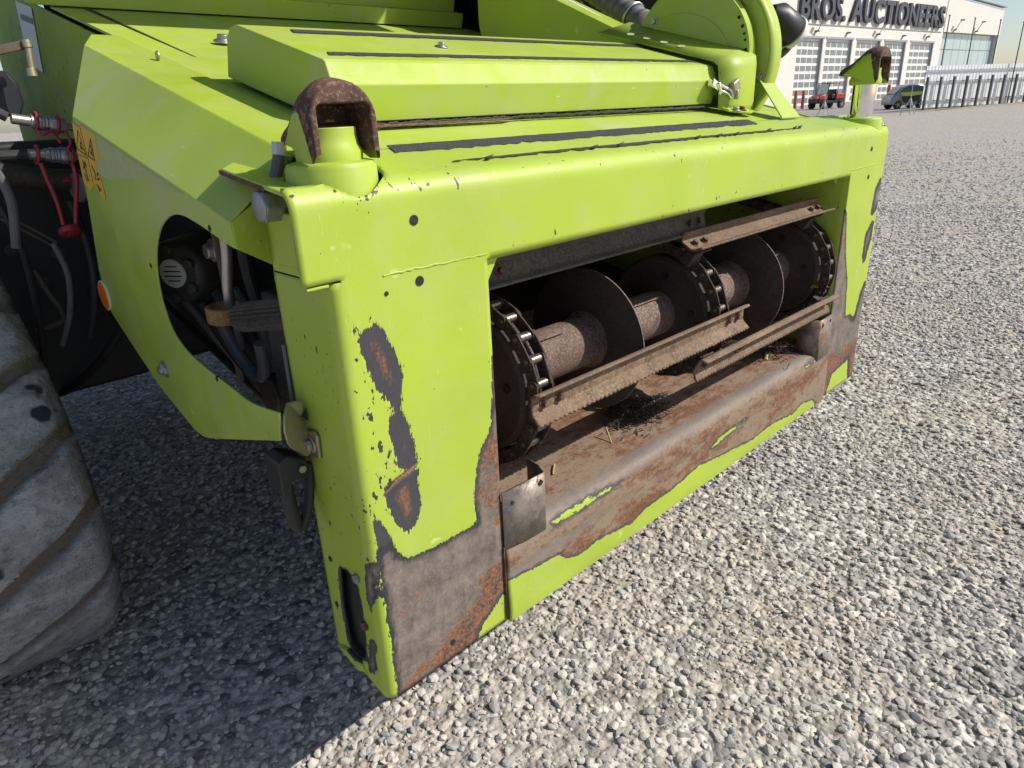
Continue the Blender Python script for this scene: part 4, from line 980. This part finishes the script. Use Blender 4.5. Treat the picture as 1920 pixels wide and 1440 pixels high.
# ---- hydraulic couplings, dust caps and linkage at the left edge
def coupling(p0, p1):
    p0, p1 = Vector(p0), Vector(p1); L = (p1 - p0).length; d = p1 - p0
    c = MB(); c.lathe(p0, d, [(0, .010), (.30 * L, .010), (.30 * L, .013), (.40 * L, .013)], 20); c = c.build('coupling', 'zinc', H, .0008, 30)
    MB().lathe(p0 + d * .40, d, [(0, .015), (.06 * L, .0155), (.07 * L, .0145), (.10 * L, .0155), (.12 * L, .0145), (.16 * L, .0155), (.18 * L, .0145), (.22 * L, .0165), (.32 * L, .0165)], 24).build('sleeve', 'steel_bolt', c, .0005, 30)
    MB().cyl(p0 + d * .73, p0 + d * .88, .015, seg=6).build('hex_nut', 'zinc', c, .001)
    MB().cyl(p0 + d * .88, p0 + d * 1.15, .008, seg=14).build('pipe_end', 'zinc', c)
    return c
coupling((-.092, 1.0, .865), (.012, 1.0, .844)); coupling((-.080, 1.0, .797), (.012, 1.0, .787))
def ring(c, r, n, t=.0028):
    c = Vector(c); n = Vector(n).normalized(); a = n.orthogonal().normalized(); b = n.cross(a)
    return [c + a * (r * math.cos(2 * math.pi * i / 20)) + b * (r * math.sin(2 * math.pi * i / 20)) for i in range(21)]
dA = Vector((.104, 0, -.021))
mb = MB(); mb.tube(ring((-.052, 1.0, .857), .0175, dA), .003, 8); mb.tube([(-.058, .985, .842), (-.050, .982, .832), (-.036, .982, .838), (-.026, .982, .826), (-.022, .982, .815)], .0032, 8, 5); mb.build('cap_strap', 'red_plastic', H)
mb = MB(); mb.tube(ring((-.016, 1.0, .850), .0180, dA), .003, 8); mb.tube([(-.008, .985, .838), (-.004, .982, .815), (-.012, .982, .802), (-.006, .982, .79)], .0030, 8, 5); mb.build('cap_strap', 'red_plastic', H)
mb = MB(); mb.tube(ring((-.066, 1.0, .795), .0175, dA), .003, 8); mb.tube([(-.066, .984, .779), (-.064, .98, .75), (-.058, .98, .70), (-.058, .98, .655)], .0042, 8, 5); mb.build('cap_strap', 'red_plastic', H)
mb = MB(); mb.tube(ring((-.006, 1.0, .789), .0185, dA), .003, 8); mb.tube([(-.010, .984, .772), (-.012, .98, .74), (-.026, .98, .69), (-.036, .98, .65)], .0045, 8, 5); mb.build('cap_strap', 'red_plastic', H)
MB().lathe((-.048, .99, .648), (.0, -.55, -1), [(0, .016), (.004, .0215), (.012, .022), (.016, .018), (.016, .008), (.018, .006)], 24).build('dust_cap', 'red_plastic', H, .001)
MB().lathe((-.014, 1.05, .742), (0, -.5, -1), [(0, .012), (.012, .015)], 20).build('dust_cap', 'red_plastic', H, .001)
mb = MB(); mb.box((-.062, 1.0, .991), (.085, .006, .016), Matrix.Rotation(R(-14), 3, 'Y')); mb.build('linkage_arm', 'dust_brown', H, .002)
mb = MB(); mb.cyl((-.030, .995, .998), (-.034, .995, .955), .006, seg=12); mb.lathe((-.031, .995, .992), (0, 0, 1), [(0, .008), (.014, .008)], 12); mb.lathe((-.036, .995, .940), (0, 0, 1), [(0, .009), (.016, .008)], 12); mb.build('linkage_rod', 'zinc_yellow', H, .001)
MB().prism([(-.15, .955), (-.065, .955), (-.052, .93), (-.050, .895), (-.062, .87), (-.15, .87)], lambda a, b, h: Vector((a, 1.06 + h, b)), .05).build('frame_bracket', 'black_plastic', H, .004)
hole((-.09, 1.06, .925), (0, -1, 0), .009, 'bracket_hole', H)
mb = MB(); mb.tube([(-.20, 1.08, .79), (-.10, 1.06, .755), (.02, 1.06, .735), (.10, 1.06, .735)], .022, 14, 6); mb.build('cross_tube', 'dirty_iron', H)
MB().lathe((.0, 1.03, .722), (-1, -.3, 0), [(0, .032), (.006, .030), (.006, .014)], 24).build('flange_washer', 'steel_bolt', H, .001)
MB().box((-.12, 1.25, .53), (.40, .20, .58)).build('valve_block', 'black_iron', H, .01)
MB().box((.70, 1.95, .42), (1.7, .7, .62)).build('axle_shade_block', 'black_iron', H, .02)  # axle box enlarged to keep skylight off the ground below
MB().box((-.19, 1.14, .70), (.05, .06, .22)).build('hose_block', 'black_plastic', H, .006)
for pts, r in (([(-.15, 1.02, .70), (-.135, 1.03, .60), (-.14, 1.05, .45), (-.16, 1.08, .3)], .007), ([(-.12, 1.06, .56), (-.105, 1.06, .50), (-.095, 1.05, .47), (-.10, 1.05, .44), (-.15, 1.06, .43)], .005), ([(-.2, 1.02, .72), (-.12, 1.02, .66), (-.07, 1.02, .615)], .0028), ([(-.2, 1.02, .715), (-.13, 1.02, .655), (-.075, 1.02, .605)], .0028), ([(-.17, 1.02, .80), (-.165, 1.02, .74), (-.16, 1.02, .70)], .004)):
    mb = MB(); mb.tube(pts, r, 8, 6); mb.build('hose', 'dust_brown' if r < .006 else 'black_rubber', H)
for pts, r, m_ in (([(-.22, .99, .86), (-.16, .985, .80), (-.135, .985, .72), (-.15, .99, .62)], .009, 'hose_grey'), ([(-.20, 1.0, .90), (-.13, .99, .885), (-.10, .99, .868)], .010, 'black_rubber'), ([(-.20, 1.0, .80), (-.13, .99, .798), (-.085, .99, .797)], .010, 'black_rubber'), ([(-.085, .985, .62), (-.075, .985, .55), (-.09, .99, .47), (-.12, 1.0, .40)], .006, 'hose_grey'), ([(-.03, 1.0, .70), (-.02, 1.0, .60), (-.03, 1.0, .50), (-.06, 1.02, .40)], .008, 'black_rubber')):
    mb = MB(); mb.tube(pts, r, 10, 6); mb.build('hose', m_, H)
for x, z in ((-.14, .60), (-.10, .52), (-.055, .58)): hexbolt(MB(), (x, 1.12, z), (0, -1, 0), .009, .007).build('bolt', 'dirty_iron', H, .001)
mb = MB(); mb.tube([(.05, .95, .46), (.0, 1.0, .40), (-.05, 1.05, .33), (-.12, 1.15, .25), (-.2, 1.3, .22)], .010, 10, 6); mb.build('hose', 'black_rubber', H)
# ---- corrugated hose, rods and lamp beyond the cover
mb = MB(); c0, c1 = Vector((1.45, .60, 1.055)), Vector((1.52, 1.3, 1.44)); pts = []; rad = []
for i in range(160):
    f = i / 159; pts.append(c0.lerp(c1, f)); rad.append(.034 + .0035 * math.sin(f * 170))
mb.tube(pts, rad, 18); CH = mb.build('corrugated_hose', 'hose_grey', H, 0, 60)
mb = MB(); mb.tube(ring(c0.lerp(c1, .06), .038, c1 - c0), .004, 8); mb.build('hose_clamp', 'zinc', CH)
mb = MB(); mb.tube([(1.36, .60, 1.03), (1.36, 1.3, 1.36)], .008, 10); mb.build('rod', 'white_paint', H)
MB().prism([(.70, 1.04), (.78, 1.04), (1.25, 1.40), (1.10, 1.40)], lambda a, b, h: Vector((1.41 + h, a, b)), .01).build('stay', 'dust_brown', H, .001)
LM = MB(); LM.lathe((1.70, .34, 1.070), (.2, -.05, -.12), [(0, .02), (.03, .044), (.09, .05), (.105, .046)], 28); LM = LM.build('work_lamp', 'black_plastic', H, .002)
mb = MB(); mb.tube([(1.72, .335, 1.06), (1.62, .40, 1.05), (1.50, .46, 1.03), (1.41, .46, 1.00)], .012, 10, 5); mb.build('lamp_arm', 'green_dirty', LM)
MB().lathe((1.788, .318, 1.017), (.2, -.05, -.12), [(0, .053), (.012, .053)], 28).build('lamp_rim', 'white_paint', LM, .002)
mb = MB(); mb.tube([(1.79, .31, 1.02), (1.79, .31, 1.00), (1.775, .31, .975), (1.75, .32, .955)], .010, 10, 5); mb.build('lamp_pipe', 'dust_brown', LM); MB().cyl((1.79, .31, 1.01), (1.79, .31, 1.035), .018, seg=6).build('pipe_nut', 'zinc_yellow', LM, .001)

# ---- the cab above (out of view, throws the shade on the rear of the housing)
MB().prism([(.50, 1.86), (.56, 2.02), (.45, 2.9), (.65, 3.5), (2.4, 3.5), (2.4, 1.86)], lambda a, b, h: Vector((-.05 + h, a, b)), 1.75).build('cab', 'cab_glass', H, .02)

# ---- crawler track on the near side
def track():
    c1, r1 = Vector((1.012, .142)), .382; c2, r2 = Vector((2.75, .142)), .382; c3, r3 = Vector((1.95, .78)), .42
    pts = []
    circ = [(c1, r1), (c2, r2), (c3, r3)]; allp = []
    for c, r in circ:
        for k in range(96): t = 2 * math.pi * k / 96; allp.append((c.x + r * math.cos(t), c.y + r * math.sin(t)))
    allp = sorted(set(allp)); 
    def half(ps):
        h = []
        for p in ps:
            while len(h) > 1 and (h[-1][0] - h[-2][0]) * (p[1] - h[-2][1]) - (h[-1][1] - h[-2][1]) * (p[0] - h[-2][0]) <= 0: h.pop()
            h.append(p)
        return h
    hull = half(allp)[:-1] + half(allp[::-1])[:-1]
    # resample evenly
    P = [Vector(p) for p in hull]; P.append(P[0]); cum = [0]
    for i in range(len(P) - 1): cum.append(cum[-1] + (P[i + 1] - P[i]).length)
    tot = cum[-1]; n = 1500
    def at(s):
        s %= tot; lo = np.searchsorted(cum, s, side='right') - 1; lo = min(lo, len(P) - 2); f = (s - cum[lo]) / max(1e-9, cum[lo + 1] - cum[lo]); return P[lo].lerp(P[lo + 1], f)
    cen = Vector((1.9, .35)); W0, W1 = -.192, -.84; nx = 64; xs = np.linspace(W0, W1, nx)
    V = []; G = []; ED = []; pitch = tot / round(tot / .150)
    for i in range(n):
        s = tot * i / n; p = at(s); q = at(s + .01) - at(s - .01); nr = Vector((q.y, -q.x)).normalized()
        for x in xs:
            c = abs((x - (W0 + W1) / 2) / ((W0 - W1) / 2)); lat = (W0 - x)                # 0 at the right edge
            wob = .003 * math.sin(x * 31 + s * 3) + .002 * math.sin(x * 77 + s * 11)
            ph = ((s + .62 * abs(x - (W0 + W1) / 2) + wob) / pitch) % 1.0
            sg = lambda q: 1 / (1 + math.exp(-max(-60, min(60, q))))
            top = sg((ph - .10) / .004) * (1 - sg((ph - .88) / .004)); mid = sg((ph - .02) / .006) * (1 - sg((ph - .93) / .008))
            edge = min(1, max(0, (lat - .010 - .004 * math.sin(s * 60)) / .016)); h = (.007 * mid + .017 * top) * (.30 + .70 * edge) - .026 * max(0, 1 - lat / .06) ** 2 + .0015 * math.sin(x * 37 + s * 13) * top
            V.append((x, p.x + nr.x * h, p.y + nr.y * h)); G.append(1 - top); ED.append(max(0, 1 - lat / .035))
    F = []
    for i in range(n):
        j = (i + 1) % n
        for k in range(nx - 1): F.append((i * nx + k, i * nx + k + 1, j * nx + k + 1, j * nx + k))
    me = bpy.data.meshes.new('crawler_track'); me.from_pydata(V, [], F)
    bm = bmesh.new(); bm.from_mesh(me); bmesh.ops.recalc_face_normals(bm, faces=bm.faces); bm.to_mesh(me); bm.free()
    fattr(me, 'groove', G); fattr(me, 'edge', ED); o = put('crawler_track', me, 'track_rubber', H, 0, 50)
    s = o.modifiers.new('t', 'SOLIDIFY'); s.thickness = .03; s.offset = -1
    o['label'] = 'worn dusty rubber crawler track with wide slanting lugs'
    for c, r in circ: MB().cyl((W0 - .06, c.x, c.y), (W1 + .06, c.x, c.y), r - .035, seg=40).build('track_wheel', 'black_iron', o, .01)
track()

# ---- chaff and straw lying in the trough
def chaff(name, c, n, sp, label, mat='chaff', rr=.0009):
    rnd = random.Random(int(c[0] * 1000)); mb = MB()
    for i in range(n):
        p = Vector((c[0] + rnd.gauss(0, sp[0]), c[1] + rnd.gauss(0, sp[1]), 0)); hgt = sp[2] * math.exp(-((p.x - c[0]) / sp[0]) ** 2 / 2 - ((p.y - c[1]) / sp[1]) ** 2 / 2)
        p.z = c[2] + rnd.random() * hgt; a = rnd.uniform(0, 6.28); b = rnd.uniform(-.7, .7); L = rnd.uniform(.006, .022)
        d = Vector((math.cos(a) * math.cos(b), math.sin(a) * math.cos(b), math.sin(b))) * L
        mb.tube([p - d * .5, p + Vector((0, 0, rnd.uniform(-.001, .003))), p + d * .5], rr * rnd.uniform(.6, 1.5), 4)
    o = mb.build(name, mat, None, 0, 0); tag(o, label, 'chaff', kind='stuff')
chaff('chaff_pile', (.80, .140, .166), 900, (.050, .030, .040), 'dark clump of chaff lying under the lower left slat bar')
chaff('chaff_pile', (1.40, .12, .168), 500, (.05, .04, .03), 'loose chaff in the right corner of the trough')
chaff('chaff_tuft', (1.02, .02, .30), 160, (.02, .012, .012), 'small tuft of chaff caught between two slat bars')
chaff('chaff_tuft', (1.522, .035, .345), 120, (.015, .01, .02), 'tuft of straw caught on the far chain', 'straw')
chaff('chaff_tuft', (.112, .10, .752), 120, (.010, .008, .012), 'chaff packed in the seat of the near coupling hook')
for k, (p, q, lab) in enumerate((((.470, .085, .168), (.50, .108, .170), 'yellow straw stalk lying on the left of the trough floor'), ((.655, .085, .166), (.668, .11, .19), 'short yellow straw beside the chaff clump'), ((1.33, .075, .166), (1.375, .095, .172), 'pale broken straw at the right of the trough floor'))):
    mb = MB(); mb.tube([p, tuple((a + b) / 2 + .001 for a, b in zip(p, q)), q], .002 if k < 2 else .005, 6); o = mb.build('straw_stalk', 'straw'); tag(o, lab, 'straw')

# ================================================================== BACKGROUND
BZ = gh(60)
B = root('auction_building', 'cream building with big grey lettering and a row of glazed overhead doors', 'building', (54.15, 24.26, 0), math.atan2(-.1056, .9944))
doors = [(-.70, 2.85), (3.25, 7.25), (7.85, 11.85), (12.45, 16.45), (17.25, 21.9)]
rect = lambda a, b, c, d: [(a, c), (b, c), (b, d), (a, d)]
wall = MB(); wall.prism([(-14, -.5), (23.4, -.5), (23.4, 10.0), (-14, 10.6)], lambda a, b, h: Vector((a, h, b)), .3, [rect(a, b, -.4 + .001, 4.8) for a, b in doors]); W_ = wall.build('wall', 'render_wall', B)
MB().prism([(23.4, 5.75), (36.8, 5.75), (36.8, 8.05), (23.4, 8.66)], lambda a, b, h: Vector((a, h - .05, b)), .35).build('upper_wall', 'wall_panel', B)
MB().box((30.1, .9, 4), (13.2, 1.0, 8.0)).build('core_wall', 'render_wall', B)
MB().box((36.6, 6, 4), (.4, 12, 8.0)).build('end_wall', 'wall_panel', B)
MB().box((30.1, .0, 8.62), (13.6, .5, .10), Matrix.Rotation(R(2.6), 3, 'Y')).build('roof_edge', 'frame_grey', B)
MB().box((4.5, -.03, 5.72), (37, .06, .06)).build('string_course', 'frame_grey', B)
pane_me = None
for a, b in doors:
    D = MB(); D.box(((a + b) / 2, .22, 2.2), (b - a, .06, 5.2)); D = D.build('overhead_door', 'door_white', B)
    MB().box(((a + b) / 2, .02, 4.86), (b - a + .2, .12, .14)).build('door_head', 'frame_grey', D)
    MB().box((b - .07, .10, 2.2), (.12, .2, 5.2)).build('door_track', 'frame_grey', D)
    if pane_me is None:
        pane_me = MB().box((0, 0, 0), (.78, .02, .36)).mesh('pane'); pane_me.materials.append(MATS['door_pane'])
    for r in range(8):
        for c in range(4):
            o = bpy.data.objects.new('pane', pane_me); COL.objects.link(o); w = (b - a - .3) / 4
            o.location = (a + .1 + w * (c + .5), .185, 4.42 - .56 * r); o.scale = (w * .84 / .78, 1, 1); o.parent = D
G = MB().box((30.1, .42, 3.0), (12.9, .04, 5.4)).build('curtain_wall', 'frame_grey', B)
for c in range(8):
    for z0, z1 in ((.3, 4.28), (4.36, 5.7)):
        x = 23.75 + 1.6 * c; MB().box((x + .8, .38, (z0 + z1) / 2), (1.54, .03, z1 - z0)).build('glass_pane', 'glass_blue', G)
for x, k in ((1.6, 1), (6.2, 0), (11, 1), (15.6, 0), (20.2, 1), (25.6, 1), (30.5, 1)):
    z = 5.25 if x < 22 else 5.95
    L_ = MB(); L_.box((x, -.12, z), (.30, .24, .10)); L_ = L_.build('wall_lamp', 'post_grey', B)
    if k: MB().tube([(x, -.05, z), (x - .12, -.3, z + .15), (x - .1, -.45, z + .5), (x + .05, -.55, z + .75)], .035, 6, 4).build('lamp_arm', 'rail_grey', L_); MB().box((x + .1, -.6, z + .78), (.34, .26, .10)).build('lamp_head', 'dust_brown', L_)
def letters(text, x0, x1, z0, hgt):
    objs = []; w = 0
    for ch in text:
        if ch == ' ': w += .3; continue
        c = bpy.data.curves.new('letter', 'FONT'); c.body = ch; c.size = 1; c.extrude = .05; c.offset = .028; c.resolution_u = 4
        t = bpy.data.objects.new('tmp', c); COL.objects.link(t); bpy.context.view_layer.update()
        me = bpy.data.meshes.new_from_object(t.evaluated_get(bpy.context.evaluated_depsgraph_get())); bpy.data.objects.remove(t)
        co = np.array([v.co[:] for v in me.vertices]); lo, hi = co[:, 0].min(), co[:, 0].max()
        objs.append((me, w - lo)); w += hi - lo + .07
    sx = (x1 - x0) / w; sz = hgt / .74
    for me, off in objs:
        for v in me.vertices: x, y, z = v.co; v.co = (x0 + (x + off) * sx, -.12 - z * 2.4, z0 + y * sz)
        me.materials.clear(); o = put('letter', me, 'letter_grey', B, 0, 0)
letters('BROS.', -1.0, 5.4, 6.05, 1.72); letters('AUCTIONEERS', 6.1, 22.9, 6.08, 1.72)

# fence: white corrugated sheets behind dark posts
F0, F1 = Vector((40.82, 11.52)), Vector((47.7, 8.65)); fd = (F1 - F0).normalized(); fn = Vector((-fd.y, fd.x)); sp_ = (F1 - F0).length / 8
FE = root('sheet_fence', 'white corrugated sheet fence with dark posts on its yard side', 'fence', (F0.x, F0.y, -.12), math.atan2(fd.y, fd.x))
post_me = MB().box((0, 0, .80), (.075, .10, 1.62)).mesh('post'); post_me.materials.append(MATS['post_grey'])
pm = MB(); m = 48
for z in (.12, 2.08):
    for i in range(m + 1):
        x = sp_ * i / m; pm.v.append((x, .16 + (.014 if math.sin(2 * math.pi * i / 12) > 0 else 0), z))
pm.f = [(i, i + 1, m + 2 + i, m + 1 + i) for i in range(m)]
panel_me = pm.mesh('sheet'); panel_me.materials.append(MATS['fence_white'])
rail_me = MB().box((sp_ / 2, .11, 0), (sp_, .05, .05)).mesh('rail'); rail_me.materials.append(MATS['rail_grey'])
for k in range(15):
    o = bpy.data.objects.new('post', post_me); COL.objects.link(o); o.location = (k * sp_, 0, -.05); o.parent = FE
    o = bpy.data.objects.new('sheet', panel_me); COL.objects.link(o); o.location = (k * sp_, 0, 0); o.parent = FE
    for z in (.45, 1.35, 1.85): o = bpy.data.objects.new('rail', rail_me); COL.objects.link(o); o.location = (k * sp_, 0, z); o.parent = FE
for k, ((x, y, h), lab) in enumerate((((44.8, 12.17, 4.44), 'thin grey pole nearest the end of the cream building'), ((45.11, 11.03, 4.21), 'thin grey pole in front of the middle of the glass front'), ((45.87, 10.04, 4.06), 'thin grey pole beside the far corner of the building'), ((46.57, 9.15, 3.9), 'thin grey pole standing clear against the sky'))):
    mb = MB(); mb.cyl((x, y, gh(x) - .1), (x, y, h), .035, .025, 10); mb.box((x, y, h), (.12, .06, .06)); tag(mb.build('thin_pole', 'post_grey'), lab, 'pole', 'thin poles behind the sheet fence')
for k, ((x, y), lab) in enumerate((((48.76, 21.9), 'red bollard closest to the green machine'), ((48.49, 21.25), 'red bollard right behind the red utility vehicle'), ((54.5, 17.95), 'red bollard between the overhead door and the small car'))):
    mb = MB(); mb.lathe((x, y, gh(x) - .05), (0, 0, 1), [(0, .11), (1.15, .11), (1.2, .09), (1.22, .0)], 16); tag(mb.build('bollard', 'bollard_red'), lab, 'bollard', 'red bollards before the doors')
for (x, y), lab in (((36.9, 14.9), 'small grey tripod stand below the red utility vehicle'), ((36.6, 10.85), 'small grey tripod stand below the small car')):
    mb = MB(); z = gh(x)
    for a in (90, 210, 330): mb.tube([(x + .36 * math.cos(R(a)), y + .36 * math.sin(R(a)), z), (x, y, z + .72)], .022, 6)
    mb.tube([(x, y, z + .66), (x, y, z + 1.25)], .016, 6); tag(mb.build('tripod_stand', 'rail_grey'), lab, 'stand')

def wheel(parent, x, y, r, w, rim):
    s = 1 if y > 0 else -1
    t = MB(); t.lathe((x, y - s * w / 2, r), (0, s, 0), [(0, r * .62), (0, r * .9), (w * .12, r), (w * .88, r), (w, r * .9), (w, r * .62)], 24); t = t.build('wheel', 'tyre', parent)
    MB().lathe((x, y + s * (w / 2 - .02), r), (0, s, 0), [(0, r * .62), (.012, r * .6), (.012, r * .45), (0, r * .2), (.03, r * .16)], 20).build('rim', rim, t)
    for k in range(5):
        a = R(72 * k); MB().box((x + r * .4 * math.cos(a), y + s * (w / 2 + .002), r + r * .4 * math.sin(a)), (r * .5, .02, r * .14), Matrix.Rotation(-a, 3, 'Y')).build('spoke', rim, t)
ux, uy = 47.4, 19.2
U_ = root('utility_vehicle', 'red and black open utility vehicle with a roof parked before the doors', 'vehicle', (ux, uy, gh(ux)), R(157)); U_.scale = (.76, .76, .76)
MB().prism([(-1.35, .42), (1.35, .42), (1.42, .62), (1.35, .80), (.55, .80), (.5, .62), (-.3, .62), (-.35, .80), (-1.35, .80)], lambda a, b, h: Vector((a, -.62 + h, b)), 1.24).build('chassis', 'utv_black', U_, .03)
MB().prism([(.48, .80), (1.40, .76), (1.38, .98), (1.0, 1.10), (.52, 1.16)], lambda a, b, h: Vector((a, -.60 + h, b)), 1.20).build('bonnet', 'utv_red', U_, .05)
MB().prism([(-1.38, .78), (-.38, .78), (-.38, 1.12), (-1.38, 1.16)], lambda a, b, h: Vector((a, -.64 + h, b)), 1.28).build('cargo_bed', 'utv_red', U_, .03)
MB().box((-.05, 0, 1.98), (1.25, 1.30, .07)).build('roof', 'utv_black', U_, .03)
for y in (-.60, .60):
    MB().tube([(.62, y, 1.1), (.45, y, 1.95)], .035, 8).build('post', 'utv_black', U_); MB().tube([(-.42, y, .8), (-.52, y, 1.95)], .035, 8).build('post', 'utv_black', U_)
MB().prism([(.60, 1.14), (.615, 1.14), (.47, 1.9), (.455, 1.9)], lambda a, b, h: Vector((a, -.56 + h, b)), 1.12).build('windscreen', 'glass_blue', U_)
MB().box((-.2, 0, .95), (.45, 1.1, .35)).build('seat', 'utv_black', U_, .05); MB().box((-.40, 0, 1.25), (.12, 1.1, .5)).build('seat_back', 'utv_black', U_, .04)
for s in (-1, 1): MB().box((1.37, s * .40, .90), (.06, .20, .12)).build('headlight', 'white_paint', U_, .02)
MB().box((1.42, 0, .66), (.06, 1.1, .30)).build('bull_bar', 'utv_black', U_, .02)
for x in (.95, -.95):
    for y in (-.64, .64): wheel(U_, x, y, .33, .26, 'rim_dust')
cx_, cy_ = 43.9, 13.45
C_ = root('small_car', 'tiny grey two seat car with lime window panels behind the fence end', 'car', (cx_, cy_, gh(cx_)), R(136)); C_.scale = (.80, .80, .80)
body = [(1.26, .28), (1.30, .55), (1.22, .78), (.98, .98), (.60, 1.36), (.25, 1.53), (-.35, 1.56), (-.85, 1.46), (-1.12, 1.15), (-1.22, .8), (-1.20, .30), (-.98, .24), (-.92, .45), (-.76, .56), (-.60, .45), (-.54, .22), (.54, .22), (.60, .45), (.76, .56), (.92, .45), (.98, .26)]
MB().prism([tuple(p) for p in body], lambda a, b, h: Vector((a, -.70 + h, b)), 1.40).build('body', 'car_grey', C_, .07, 30)
for y in (-.712, .702):
    MB().prism([(.78, 1.06), (.50, 1.34), (.2, 1.46), (-.45, 1.47), (-.80, 1.36), (-.86, 1.08)], lambda a, b, h: Vector((a, y + h, b)), .01).build('side_window', 'car_glass', C_)
    MB().prism([(.70, .92), (.66, 1.05), (-.72, 1.07), (-.72, .88), (-.2, .82), (.45, .82)], lambda a, b, h: Vector((a, y - .004 + h, b)), .018).build('door_panel', 'car_lime', C_)
    MB().prism([(.60, .78), (.45, .80), (-.2, .80), (-.70, .86), (-.62, .45), (.30, .36), (.52, .5)], lambda a, b, h: Vector((a, y + h, b)), .01).build('door_skirt', 'utv_black', C_)
MB().prism([(1.02, .985), (.64, 1.35), (.62, 1.34), (1.0, .97)], lambda a, b, h: Vector((a + .012, -.58 + h, b + .012)), 1.16).build('windscreen', 'car_glass', C_)
for s in (-1, 1): MB().box((1.25, s * .48, .70), (.06, .18, .10)).build('headlight', 'white_paint', C_, .03)
for x in (.76, -.76):
    for y in (-.60, .60): wheel(C_, x, y, .28, .19, 'rim_grey')
